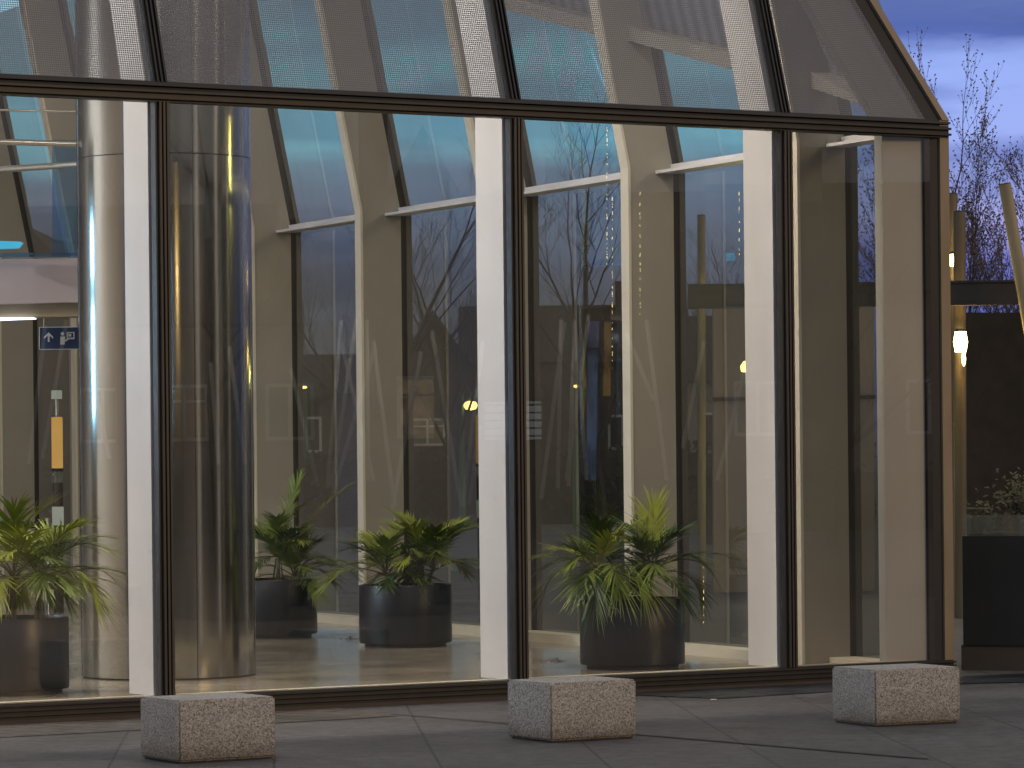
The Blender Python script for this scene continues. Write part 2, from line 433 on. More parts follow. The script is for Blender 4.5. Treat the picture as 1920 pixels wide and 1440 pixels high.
# panes
def pane(pts, name, m, uvs=None):
    me = bpy.data.meshes.new(name); me.from_pydata([tuple(p) for p in pts], [], [tuple(range(len(pts)))])
    me.materials.append(m)
    if uvs:
        ul = me.uv_layers.new(name='UVMap')
        for k, uv in enumerate(uvs): ul.data[k].uv = uv
    o = link(bpy.data.objects.new(name, me), B); o.matrix_parent_inverse = Matrix.Translation((-P0.x, -P0.y, 0)); return o
edges = S_M + [S_C]
edges = [-4.4] + edges
for s0, s1 in zip(edges, edges[1:]):
    pane([xyz(P(s0 + .05), ZB), xyz(P(s1 - .05), ZB), xyz(P(s1 - .05), 4.02), xyz(P(s0 + .05), 4.02)], 'pane', M['glass_front'])
    h = ZTOP - 4.155
    bl = lean(P(s0 + .05), 4.155, LF, NIN); tl = lean(P(s0 + .05), ZTOP, LF, NIN)
    if s1 == S_C:
        br_ = C + HIP * (4.155 - ZT) - U * .05; trp = C + HIP * (ZTOP - ZT) - U * .05
    else:
        br_ = lean(P(s1 - .05), 4.155, LF, NIN); trp = lean(P(s1 - .05), ZTOP, LF, NIN)
    k = math.sqrt(1 + LF * LF)
    uvs = [((q - P0).dot(U), z * k) for q, z in ((bl, 4.155), (br_, 4.155), (trp, ZTOP), (tl, ZTOP))]
    pane([xyz(bl, 4.155), xyz(br_, 4.155), xyz(trp, ZTOP), xyz(tl, ZTOP)], 'dotted_pane', M['glass_frit'], uvs)
# white fins behind the front mullions
for s in S_M:
    mb = MB(); front_member(mb, s - .055, s + .055, .07, .43, ZB + .0, ZTOP)
    part(mb, 'front_fin', M['white'])

# corner post and hip
def corner_member(mb, pts2, z0, z1):
    mb.hexa([xyz(p, z0) for p in pts2], [xyz(p, z1) for p in pts2])
mb = MB(); corner_member(mb, [P(S_C - .235, .012), P(S_C - .13, -.02), P(S_C - .13, .10), P(S_C - .235, .10)], .02, 4.02)
part(mb, 'corner_black_strip', M['black'])  # black frame strip beside the corner post
mb = MB(); corner_member(mb, [P(S_C - .13, -.04), P(S_C - .045, -.04), P(S_C - .045, .10), P(S_C - .13, .10)], -.004, ZT + .06)
part(mb, 'corner_post', M['edge'])
mb = MB()
pts = [P(S_C - .11, -.05), P(S_C - .045, -.05), P(S_C - .045, .08), P(S_C - .11, .08)]
mb.hexa([xyz(p, ZT + .06) for p in pts], [xyz(p + HIP * (ZTOP - ZT), ZTOP) for p in pts])
part(mb, 'hip_rafter', M['edge'])
mb = MB()
pts = [P(S_C - .22, .02), P(S_C - .112, -.02), P(S_C - .112, .06), P(S_C - .22, .06)]
mb.hexa([xyz(p, 4.155) for p in pts], [xyz(p + HIP * (ZTOP - ZT), ZTOP) for p in pts])
part(mb, 'hip_gasket', M['bronze'])

# side facade fins
def lean_side(k, p, z):
    return p + HIP * max(0, z - ZT) if k < 0 else lean(p, z, LS, WIN)
def side_member(mb, k, a0, a1, o0, o1, z0, z1, l=LS):
    base = F(k)
    f = lambda a_, o, z: xyz(lean_side(k, base + W * a_ + WIN * o, z), z)
    zs = [z0] + ([ZT] if z0 < ZT < z1 else []) + [z1]
    for za, zb in zip(zs, zs[1:]):
        mb.hexa([f(a0, o0, za), f(a1, o0, za), f(a1, o1, za), f(a0, o1, za)], [f(a0, o0, zb), f(a1, o0, zb), f(a1, o1, zb), f(a0, o1, zb)])
KN = -.455      # the last fin, next to the corner
ks = [KN, 0, 1, 2, 3, 4, 5, 6, 7, 8]
for k in ks:
    mb = MB(); side_member(mb, k, -.03 if k < 0 else -.06, .06, .02 if k < 0 else .03, .44, .02, ZTOP)
    fo = part(mb, 'side_fin', M['fin_lightened'] if k < 0 else M['fin'])
    mb = MB(); side_member(mb, k, -.036 if k < 0 else -.068, .068, .44, .465, .02, ZTOP)
    part(mb, 'edge_plate', M['fin_lightened'] if k < 0 else M['plate'], fo)
    if k < 0: continue
    mb = MB(); side_member(mb, k, -.05, .05, -.09, .03, .02, ZTOP)
    part(mb, 'gasket', M['black'], fo)
for k0, k1 in zip(ks, ks[1:]):
    n = (k1 - k0) * 2.795
    mb = MB(); side_member(mb, k0, .061, n - .061, .0, .20, 4.05, 4.075); side_member(mb, k0, .061, n - .061, .0, .05, 4.075, 4.13)
    part(mb, 'side_transom', M['white'])
    mb = MB(); side_member(mb, k0, .061, n - .061, .0, .22, .02, .10)
    part(mb, 'side_sill', M['cream'])
    a_, b_ = F(k0) + W * .05, F(k1) - W * .05
    pane([xyz(a_, .10), xyz(b_, .10), xyz(b_, 4.05), xyz(a_, 4.05)], 'side_pane', M['glass_side'])
    at_, bt_ = lean_side(k0, a_, ZTOP), lean_side(k1, b_, ZTOP)
    pane([xyz(a_, 4.13), xyz(b_, 4.13), xyz(bt_, ZTOP), xyz(at_, ZTOP)], 'side_upper_pane', M['glass_side'])
# sloping facet beam with ribbed panel above it, in the upper side bays near the corner
def beam_z(k): return 4.50 + k * .66
for k0, k1 in ((KN, 0), (0, 1), (1, 2), (2, 3)):
    n = (k1 - k0) * 2.795
    za, zb = beam_z(k0), beam_z(k1)
    f = lambda k, da, o, z: xyz(lean_side(k, F(k) + W * da + WIN * o, z), z)
    mb = MB()
    mb.hexa([f(k0, .061, .05, za), f(k0, .061, .24, za), f(k1, -.061, .24, zb), f(k1, -.061, .05, zb)],
            [f(k0, .061, .05, za + .13), f(k0, .061, .24, za + .13), f(k1, -.061, .24, zb + .13), f(k1, -.061, .05, zb + .13)])
    part(mb, 'facet_beam', M['fin'])
    mb = MB()
    mb.hexa([f(k0, .061, .03, za + .13), f(k0, .061, .06, za + .13), f(k1, -.061, .06, zb + .13), f(k1, -.061, .03, zb + .13)],
            [f(k0, .061, .03, ZTOP), f(k0, .061, .06, ZTOP), f(k1, -.061, .06, ZTOP), f(k1, -.061, .03, ZTOP)])
    part(mb, 'ribbed_panel', M['ribs'])
# roof slab over the lobby, far above the picture, and core wall far left
mb = MB()
pts = [P(-12, 1.2), P(S_C - 2.2, 1.2), F(.6, 1.0), F(9, 1.0), V2(-22, 56), V2(-22, 22)]
mb.face([xyz(p, 7.2) for p in pts]); mb.face([xyz(p, 7.4) for p in pts])
part(mb, 'roof_slab', M['white'])
mb = MB(); mb.box(-16.4, -16, 18, 56, 0, 7.19); part(mb, 'core_wall', M['white'])
p_ = V2(-13.2, 30)
mb = MB(); mb.lathe([(0, 7.15), (.22, 7.15), (.22, 7.195), (0, 7.195)], 24, p_.x, p_.y)
tag(mb.build('ceiling_downlight', M['downlight'], smooth=True), 'round downlight added by the core wall to brighten the steel column, above the picture', 'downlight')

# ------------------------------------------------------------------ steel columns
def steel_column(p, label):
    t = thing('steel_column', label, 'column', (p.x, p.y, .02), 0, 'round steel clad columns')
    r = .667
    zj = 3.99
    for z0, z1 in ((0.012, zj - .02 - .004), (zj - .02 + .004, 7.17)):
        mb = MB(); mb.lathe([(r, z0), (r, z1)], 128)
        mb.build('cladding_drum', M['steel'], t, smooth=True)
    mb = MB(); mb.lathe([(r - .006, 0), (r - .006, 7.17)], 64); mb.build('joint_liner', M['black'], t, smooth=True)
    for ang in (-66, 114, 188):
        a_ = R(ang)
        mb = MB(); mb.tube((r * math.cos(a_), r * math.sin(a_), .012), (r * math.cos(a_), r * math.sin(a_), 7.17), .0035, .0035, 6)
        mb.build('seam', M['black'], t)
    return t
pc = at(321, 1266, 28.9)
steel_column(V2(pc.x, 28.75), 'large polished steel clad round column standing behind the first mullion, floor to above the transom')
steel_column(V2(-6.6, 38.3), 'steel clad column deeper in the lobby, mirrored in the side glass')

# ------------------------------------------------------------------ pots and palms
def make_pot(p, label, rz=0):
    t = thing('plant_pot', label, 'plant pot', (p.x, p.y, .02), rz, 'round black pots on the lobby floor')
    r, h = .41, .545
    mb = MB(); mb.lathe([(0, .03), (r - .03, .03), (r - .006, .034), (r, .05), (r, h - .012), (r - .006, h), (r - .022, h), (r - .028, h - .01), (r - .03, h - .07)], 64)
    mb.build('pot_body', M['pot'], t, smooth=True)
    mb = MB(); mb.lathe([(0, 0), (r - .05, 0), (r - .05, .03)], 48); mb.build('base_ring', M['black'], t, smooth=True)
    mb = MB(); mb.lathe([(0, h - .045), (r * .5, h - .04), (r - .031, h - .055)], 32); mb.build('soil', M['soil'], t, smooth=True)
    return t

def frond(mb, base, az, elev0, length, droop, leaflen, rnd, n=26, widthf=1.0):
    """arching rachis with two rows of narrow pointed leaflets"""
    pts = []; pos = Vector(base); el = elev0
    seg = 14
    for i in range(seg + 1):
        pts.append((pos.copy(), el))
        d = Vector((math.cos(az) * math.cos(el), math.sin(az) * math.cos(el), math.sin(el)))
        pos = pos + d * (length / seg); el -= droop / seg * (0.4 + 1.3 * i / seg)
    for i in range(seg):
        mb.tube(pts[i][0], pts[i + 1][0], .007 * (1 - i / seg * .75), .007 * (1 - (i + 1) / seg * .75), 5, False, 1)
    side0 = Vector((-math.sin(az), math.cos(az), 0))
    for j in range(n):
        t = .30 + .70 * (j / (n - 1)) ** .8
        fi = min(seg - 1, int(t * seg)); ft = t * seg - fi
        a_ = pts[fi][0].lerp(pts[fi + 1][0], ft); el = pts[fi][1]
        d = Vector((math.cos(az) * math.cos(el), math.sin(az) * math.cos(el), math.sin(el)))
        up = side0.cross(d) * -1
        if up.z < 0: up = -up
        ll = leaflen * 1.28 * (math.sin(math.pi * (0.22 + .60 * (j / (n - 1)))) ** .6) * (.62 + .55 * rnd.random())
        for sd in (-1, 1):
            sp = R(16 + 52 * (1 - t) + rnd.uniform(-9, 9))
            if j == n - 1: sp *= .25
            dr = (d * math.cos(sp) + side0 * (sd * math.sin(sp)) + up * (.16 + rnd.uniform(-.10, .12))).normalized()
            wv = dr.cross(up).normalized()
            w = .0072 * widthf * (.8 + .4 * rnd.random())
            grav = rnd.uniform(.10, .30)
            prev = None
            prof = [(0, .35), (.25, 1.0), (.55, .85), (.8, .45), (1, .04)]
            row = []
            for q, wd in prof:
                c = a_ + dr * (ll * q) + Vector((0, 0, -grav * ll * q * q))
                row.append((c - wv * (w * wd), c + wv * (w * wd)))
            i0 = len(mb.v)
            for l_, r_ in row: mb.v.append(tuple(l_)); mb.v.append(tuple(r_))
            for q in range(len(row) - 1):
                mb.f.append((i0 + 2 * q, i0 + 2 * q + 1, i0 + 2 * q + 3, i0 + 2 * q + 2)); mb.mi.append(0)

def make_palm(p, label, specs, stems, seed):
    """specs: (stem index, azimuth deg, elevation deg, length, droop deg, leaflet length, tone)"""
    rnd = random.Random(seed)
    t = thing('potted_palm', label, 'palm', (p.x, p.y, .52), 0, 'small palms in the round black pots')
    tips = []
    for (sx, sy, h, lx, ly) in stems:
        mb = MB(); pr = Vector((sx, sy, 0))
        for i in range(5):
            q = Vector((sx + lx * (i + 1) / 5, sy + ly * (i + 1) / 5, h * (i + 1) / 5))
            mb.tube(pr, q, .021 - .0022 * i, .021 - .0022 * (i + 1), 8); pr = q
        for i in range(5):
            a_ = rnd.uniform(0, 6.28); rr = rnd.uniform(.02, .07)
            mb.tube((sx + rr * math.cos(a_), sy + rr * math.sin(a_), 0), (sx + lx * .6 + .4 * rr * math.cos(a_), sy + ly * .6 + .4 * rr * math.sin(a_), h * rnd.uniform(.5, .95)), .008, .005, 6)
        mb.build('stem', M['palm_stem'], t, smooth=True)
        tips.append(pr)
    tone = {0: 'palm_dark', 1: 'palm_mid', 2: 'palm_light'}
    for (si, az, el, ln, dp, ll, tn) in specs:
        mb = MB()
        frond(mb, tips[si] - Vector((0, 0, rnd.uniform(0, .06))), R(az), R(el), ln, R(dp), ll, rnd, n=28)
        mb.build('frond', [M[tone[tn]], M['palm_stem']], t)
    return t

pm = V2(-.955, 32.95); pr_ = V2(.925, 29.15); pf = V2(-2.245, 34.9); pl = V2(-3.60, 26.75)
make_pot(pm, 'round black plant pot in the middle of the lobby, second from the right')
make_pot(pr_, 'round black plant pot nearest the corner, behind the middle granite block')
make_pot(pf, 'round black plant pot half hidden behind the steel column')
make_pot(pl, 'round black plant pot at the far left edge, left of the steel column')
def specs(seed, n, nst, el0, el1, l0, l1, d0, d1, ll, tones, extra=()):
    rnd = random.Random(seed); out = list(extra)
    for i in range(n):
        f = (i + .5) / n
        out.append((i % nst, (i * 137.5 + rnd.uniform(-15, 15)) % 360, el0 + (el1 - el0) * f + rnd.uniform(-8, 8), rnd.uniform(l0, l1), rnd.uniform(d0, d1), ll * rnd.uniform(.85, 1.15), rnd.choice(tones)))
    return out
make_palm(pm, 'bushy bright green palm in the pot in the middle of the lobby', specs(3, 44, 3, 84, 5, .40, .60, 35, 90, .21, (0, 1, 1, 2, 2)),
    [(-.14, 0, .16, -.03, .0), (.12, .03, .24, .03, 0), (.20, -.02, .20, .05, 0)], 3)
make_palm(pr_, 'wide dark green palm with drooping fronds in the pot nearest the corner', specs(5, 34, 2, 82, 2, .36, .56, 55, 115, .23, (0, 0, 1, 1, 2), [(0, 265, 20, .5, 110, .3, 0), (0, 290, 25, .52, 115, .3, 1), (0, 315, 25, .55, 110, .3, 1), (0, 185, 25, .66, 60, .16, 1), (1, 350, 30, .66, 60, .22, 0), (1, 70, 86, .5, 10, .26, 2)]),
    [(-.22, -.05, .28, -.04, -.02), (.12, .05, .26, .04, 0)], 5)
make_palm(pf, 'palm with one tall upright frond, half hidden behind the steel column', specs(11, 32, 2, 84, 5, .36, .52, 35, 90, .21, (0, 0, 1, 1, 2), [(0, 12, 50, .92, 18, .16, 1), (0, 40, 78, .75, 18, .2, 1), (1, 20, 30, .66, 75, .2, 2), (1, 350, 35, .62, 90, .22, 1)]),
    [(.04, 0, .30, .02, 0), (.18, .02, .10, .02, 0)], 11)
make_palm(pl, 'yellow green palm at the far left edge with fronds reaching across the steel column', specs(17, 32, 2, 80, 5, .42, .62, 45, 105, .24, (1, 1, 2, 2), [(0, 8, 38, .8, 55, .18, 1), (0, 352, 55, .66, 90, .26, 2), (1, 330, 30, .55, 110, .26, 2), (1, 20, 20, .7, 50, .2, 1)]),
    [(.02, 0, .36, .0, .0), (.18, .0, .34, .02, 0)], 17)

# ------------------------------------------------------------------ floor boxes
for (x, y, lab) in ((655, 1198, 'small round metal floor box left of the middle pot'), (912, 1226, 'small round metal floor box close to the second front fin'), (1044, 1240, 'small round metal floor box left of the pot nearest the corner')):
    Y = FPX * (H - .02) / (y - HOR + (x - 960) * TH); q = at(x, y, Y)
    t = thing('floor_box', lab, 'floor box', (q.x, q.y, .021), 0, 'metal floor boxes')
    mb = MB(); mb.lathe([(0, 0), (.085, 0), (.085, .006), (.075, .010), (0, .010)], 32); mb.build('cover', M['chrome'], t, smooth=True)
    mb = MB(); mb.lathe([(0, .0105), (.02, .0105), (.022, .026), (0, .030)], 16); mb.build('knob', M['chrome'], t, smooth=True)

# ------------------------------------------------------------------ granite blocks
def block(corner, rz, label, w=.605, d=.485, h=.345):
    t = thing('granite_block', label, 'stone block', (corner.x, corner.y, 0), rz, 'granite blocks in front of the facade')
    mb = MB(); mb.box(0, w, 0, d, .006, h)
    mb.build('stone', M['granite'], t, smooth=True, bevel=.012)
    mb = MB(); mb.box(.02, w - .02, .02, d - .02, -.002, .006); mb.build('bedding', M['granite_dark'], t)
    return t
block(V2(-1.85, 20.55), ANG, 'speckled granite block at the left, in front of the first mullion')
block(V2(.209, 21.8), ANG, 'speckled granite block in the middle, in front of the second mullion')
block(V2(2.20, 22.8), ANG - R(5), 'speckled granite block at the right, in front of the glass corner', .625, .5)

# small litter on the paving
mb = MB(); q = at(1338, 1313, FPX * H / (1313 - 859)); mb.box(q.x - .02, q.x + .02, q.y - .03, q.y + .03, .003, .008)
tag(mb.build('paper_scrap', M['cream']), 'tiny pale scrap of paper lying on the paving by the base rail', 'litter')

# ------------------------------------------------------------------ left interior: portal, tubes, lights, sign, barrier
Yp = 36.0
t = thing('entrance_portal', 'pinkish plaster lintel of the inner entrance at the left edge', 'portal', tuple(at(60, 1150, Yp)))
def wpart(mb, name, m, par, **kw):
    o = mb.build(name, m, par, **kw); o.matrix_parent_inverse = Matrix.Translation(-par.location); return o
def pix_slab(mb, corners, Y, depth, mi=0):
    fr = [at(x, y, Y) for x, y in corners]
    bk = [p + Vector((0, depth, 0)) for p in fr]
    mb.hexa(fr, bk, mi)
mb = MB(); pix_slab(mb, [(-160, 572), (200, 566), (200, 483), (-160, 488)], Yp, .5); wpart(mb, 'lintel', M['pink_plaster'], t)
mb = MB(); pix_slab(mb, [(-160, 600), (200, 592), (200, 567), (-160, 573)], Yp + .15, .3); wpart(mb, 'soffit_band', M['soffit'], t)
mb = MB(); pix_slab(mb, [(-160, 482), (200, 482), (200, 474), (-160, 474)], Yp + .05, .3); wpart(mb, 'glass_ledge', M['glass_blue'], t)
mb = MB(); pix_slab(mb, [(98, 478), (215, 482), (215, 265), (98, 262)], Yp + .3, .02); wpart(mb, 'glass_screen', M['glass_blue'], t)
for (cs, Y, m, lab) in (([(-50, 466), (30, 463), (38, 453), (-50, 450)], Yp - .6, 'blue_panel', 'bright blue ceiling light panel above the lintel at the left edge'),
                        ([(-160, 606), (62, 597), (62, 595), (-160, 596)], Yp + .1, 'white_led', 'white light panel under the lintel at the left edge')):
    q = [at(x, y, Y) for x, y in cs]
    mb = MB(); mb.hexa(q, [p + Vector((0, .25, 0)) for p in q])
    ob = wpart(mb, 'light_panel', M[m], t); ob['label'] = lab
# tubes
def rod(name, p, q, r, m, label, cat, group=None, joint=None):
    mb = MB(); mb.tube(p, q, r, r, 12); o = mb.build(name, m, smooth=True); tag(o, label, cat, group); return o
Yt = 30.0
rod('brace_tube', at(-200, 202, Yt), at(160, 210, Yt - .2), .009, M['steel_thin'], 'thinnest and topmost of the tubes running left from the steel column', 'tube', 'tubes left of the steel column')
rod('brace_tube', at(-200, 260, Yt), at(165, 271, Yt - .3), .024, M['steel_thin'], 'middle tube with a round joint running left from the steel column', 'tube', 'tubes left of the steel column')
rod('brace_tube', at(-200, 332, Yt + 2), at(175, 306, Yt - .6), .026, M['steel_thin'], 'lowest tube rising toward the steel column from the left', 'tube', 'tubes left of the steel column')

# sign
t = thing('direction_sign', 'blue sign with white arrow and pictogram hanging left of the steel column', 'sign', tuple(at(112, 634, 37.5)))
Ys = 37.5
mb = MB(); pix_slab(mb, [(73, 656), (160, 655), (160, 612), (73, 613)], Ys, .03); wpart(mb, 'sign_board', M['sign_blue'], t)
mb = MB()
for cs in ([(73, 656), (160, 655), (160, 653.6), (73, 654.6)], [(73, 614.5), (160, 613.5), (160, 612), (73, 613)], [(73, 656), (74.6, 656), (74.6, 613), (73, 613)]):
    pix_slab(mb, cs, Ys - .012, .008)
wpart(mb, 'border', M['sign_white'], t)
mb = MB()
pix_slab(mb, [(89.5, 641), (92.8, 641), (92.8, 626), (89.5, 626)], Ys - .012, .008)
for sgn in (-1, 1):
    mb.hexa([at(91.2, 623, Ys - .013), at(91.2, 627.5, Ys - .013), at(91.2 + sgn * 8.6, 635.5, Ys - .013), at(91.2 + sgn * 8.6, 631.5, Ys - .013)],
            [at(91.2, 623, Ys - .006), at(91.2, 627.5, Ys - .006), at(91.2 + sgn * 8.6, 635.5, Ys - .006), at(91.2 + sgn * 8.6, 631.5, Ys - .006)])
wpart(mb, 'arrow', M['sign_white'], t)
mb = MB()
hc = at(117, 626, Ys - .012)
ring = [hc + Vector((.018 * math.cos(a_), 0, .018 * math.sin(a_))) for a_ in [i * math.pi / 8 for i in range(16)]]
mb.face(ring)
pix_slab(mb, [(113, 646), (121, 646), (122, 631), (113, 631)], Ys - .012, .008)
pix_slab(mb, [(122, 641), (129, 637), (128, 634), (122, 637)], Ys - .012, .008)
wpart(mb, 'person_symbol', M['sign_white'], t)
mb = MB()
for cs in ([(125, 624.5), (140, 624.5), (140, 622.5), (125, 622.5)], [(125, 636), (140, 636), (140, 633), (125, 633)], [(125, 636), (127.5, 636), (127.5, 622.5), (125, 622.5)], [(137.5, 636), (140, 636), (140, 622.5), (137.5, 622.5)], [(128.5, 631), (133.5, 631), (133.5, 626), (128.5, 626)]):
    pix_slab(mb, cs, Ys - .012, .008)
wpart(mb, 'screen_symbol', M['sign_white'], t)
mb = MB()
for x in (82, 150): mb.tube(at(x, 613, Ys + .01), at(x, 590, Ys + .01), .006, .006, 6)
wpart(mb, 'hanger', M['steel_thin'], t)

# belt barrier
Yb = 32.5
base = at(94, 1140, Yb); zb = .02
t = thing('belt_barrier', 'chrome belt barrier post with black lettered belt behind the left palm', 'barrier', (base.x, Yb, .02))
mb = MB(); mb.lathe([(0, 0), (.165, 0), (.165, .012), (.14, .025), (.03, .045), (0, .045)], 32); mb.build('base', M['chrome'], t, smooth=True)
top = at(94, 972, Yb).z - .02
mb = MB(); mb.tube((0, 0, .04), (0, 0, top - .12), .020, .020, 16); mb.tube((0, 0, top - .12), (0, 0, top), .027, .027, 16); mb.build('post', M['chrome'], t, smooth=True)
mb = MB(); zc = top - .055; mb.box(-1.3, -.027, -.002, .002, zc - .03, zc + .03); mb.build('belt', M['belt'], t)
fc = bpy.data.curves.new('belt_text', 'FONT'); fc.body = 'TORRE DE C'; fc.size = .052; fc.extrude = .0005; fc.align_x = 'RIGHT'
fo = bpy.data.objects.new('belt_text', fc); col.objects.link(fo)
bpy.context.view_layer.update()
me = bpy.data.meshes.new_from_object(fo.evaluated_get(bpy.context.evaluated_depsgraph_get()))
bpy.data.objects.remove(fo); me.materials.clear(); me.materials.append(M['belt_letter'])
fo = link(bpy.data.objects.new('lettering', me), t); fo.location = (-.05, -.004, zc - .018); fo.rotation_euler = (R(90), 0, 0)

# glowing post under the sign, standing in for a lit bollard's reflection
Yl = 38.5
q = at(109, 1000, Yl)
t = thing('bollard_reflection', 'slim yellow glowing post with white cap, in place of a bollard reflection, under the blue sign', 'lamp', (q.x, Yl, .02))
def lz(y): return at(109, y, Yl).z - .02
def cyl(name, y0, y1, r, m):
    mb = MB(); mb.lathe([(0, lz(y0)), (r, lz(y0)), (r, lz(y1)), (0, lz(y1))], 24); return mb.build(name, m, t, smooth=True)
cyl('glow_tube', 878, 782, .058, M['glow_yellow']); cyl('cap', 748, 732, .056, M['glow_white']); cyl('neck', 782, 748, .02, M['steel_thin'])
cyl('collar', 884, 878, .062, M['black']); cyl('glass_ring', 905, 884, .056, M['glass_clear']); cyl('lower_tube', 950, 905, .055, M['brown']); cyl('foot', 985, 950, .06, M['glow_white'])
cyl('pillar', 1150, 985, .05, M['black'])

# ------------------------------------------------------------------ blue LED columns at the left inside the lobby (out of the picture, seen in the steel)
for i, (z, hz_) in enumerate(((2.12, .17), (2.36, .19), (2.62, .20), (2.89, .20), (3.36, .5))):
    mb = MB(); mb.box(-8.62, -8.5, 29.7, 30.25, z, z + hz_)
    tag(mb.build('wall_screen', M['blue_led']), 'blue lit screen on the inner side of the lobby, mirrored in the steel column', 'screen', 'blue screens inside the lobby')
mb = MB(); mb.box(-9.0, -8.63, 29.4, 30.8, .02, 4.6); tag(mb.build('screen_pillar', M['fin']), 'pillar carrying the blue screens beyond the left edge', 'pillar')

# slim glowing tubes added so the side glass shows the steel column's gleam
def side_mirror(p):
    q = V2(p.x, p.y) - F0; k = q.dot(WIN); r_ = V2(p.x, p.y) - WIN * (2 * k); return Vector((r_.x, r_.y, p.z))
M['tube_blue'] = emit('tube_blue', (.40, .58, .95), .30, .2); M['tube_pale'] = emit('tube_pale', (.66, .64, 1.0), .34, .3); M['tube_gold'] = emit('tube_gold', (1, .62, .20), .40, .2)
for (x0, y0, x1, y1, r, m, lab) in ((1108, 900, 1112, 655, .055, 'tube_blue', 'blue glowing tube added for the column gleam mirrored in the side glass'), (1112, 652, 1116, 470, .06, 'tube_pale', 'pale lavender glowing tube added for the gleam above the blue one in the side glass'), (1138, 742, 1141, 470, .04, 'tube_gold', 'thin golden glowing tube added for the gleam beside the blue one in the side glass')):
    mb = MB(); mb.tube(side_mirror(at(x0, y0, 40.5)), side_mirror(at(x1, y1, 40.5)), r, r, 16)
    tag(mb.build('gleam_tube', M[m], smooth=True), lab, 'light tube', 'glowing tubes added for the column gleam')
# downlights inside the lobby roof
def lamp(name, kind, loc, energy, color, size=.3, rot=None, **kw):
    ld = bpy.data.lights.new(name, kind); ld.energy = energy; ld.color = color
    if kind == 'AREA': ld.size = size
    if kind in ('POINT', 'SPOT'): ld.shadow_soft_size = size
    for k, v in kw.items(): setattr(ld, k, v)
    lo = link(bpy.data.objects.new(name, ld)); lo.location = loc
    if rot: lo.rotation_euler = rot
    return lo
DL = [(-3.4, 2.0), (.1, 1.9), (2.4, 1.9), (4.6, 1.9), (-5.8, 3.0)]
for i, (s, o) in enumerate(DL):
    p = P(s, o)
    mb = MB(); mb.lathe([(0, 7.15), (.22, 7.15), (.22, 7.195), (0, 7.195)], 24, p.x, p.y)
    tag(mb.build('ceiling_downlight', M['downlight'], smooth=True), 'round downlight in the lobby roof above the picture', 'downlight', 'lobby roof downlights')
    lamp('downlight_lamp', 'AREA', (p.x, p.y, 7.1), 120, (1, .90, .76), .4)
lamp('downlight_lamp', 'AREA', (-13.2, 30, 7.1), 800, (.95, .97, 1), .4)  # unseen lamp added so the lit core wall brightens the steel column
for k, o in ((1.5, 2.4), (3.5, 2.4), (5.5, 2.4)):
    p = F(k, o)
    mb = MB(); mb.lathe([(0, 7.15), (.22, 7.15), (.22, 7.195), (0, 7.195)], 24, p.x, p.y)
    tag(mb.build('ceiling_downlight', M['downlight'], smooth=True), 'round downlight in the lobby roof above the picture', 'downlight', 'lobby roof downlights')
    lamp('downlight_lamp', 'AREA', (p.x, p.y, 7.1), 27, (1, .90, .77), .4)

# glowing beads standing in for lamp glints in water trails on the glass
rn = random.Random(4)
for (x, y0, y1, lab) in ((1138, 238, 500, 'longest row of painted lamp glints in a water trail, left of the fourth side fin'), (1148, 370, 690, 'row of painted lamp glints right beside the longest one'), (1200, 360, 600, 'row of painted lamp glints close to the fourth side fin'),
                         (1386, 360, 480, 'short row of painted lamp glints beside the third front fin'), (1319, 1062, 1172, 'row of painted lamp glints low beside the right palm')):
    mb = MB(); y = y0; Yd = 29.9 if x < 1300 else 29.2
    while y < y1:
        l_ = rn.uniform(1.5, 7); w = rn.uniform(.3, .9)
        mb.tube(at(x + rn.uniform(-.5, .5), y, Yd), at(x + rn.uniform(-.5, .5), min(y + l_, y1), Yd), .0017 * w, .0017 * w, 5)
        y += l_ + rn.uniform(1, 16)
    tag(mb.build('painted_glints', M['glint']), lab, 'light strand', 'rows of painted lamp glints')

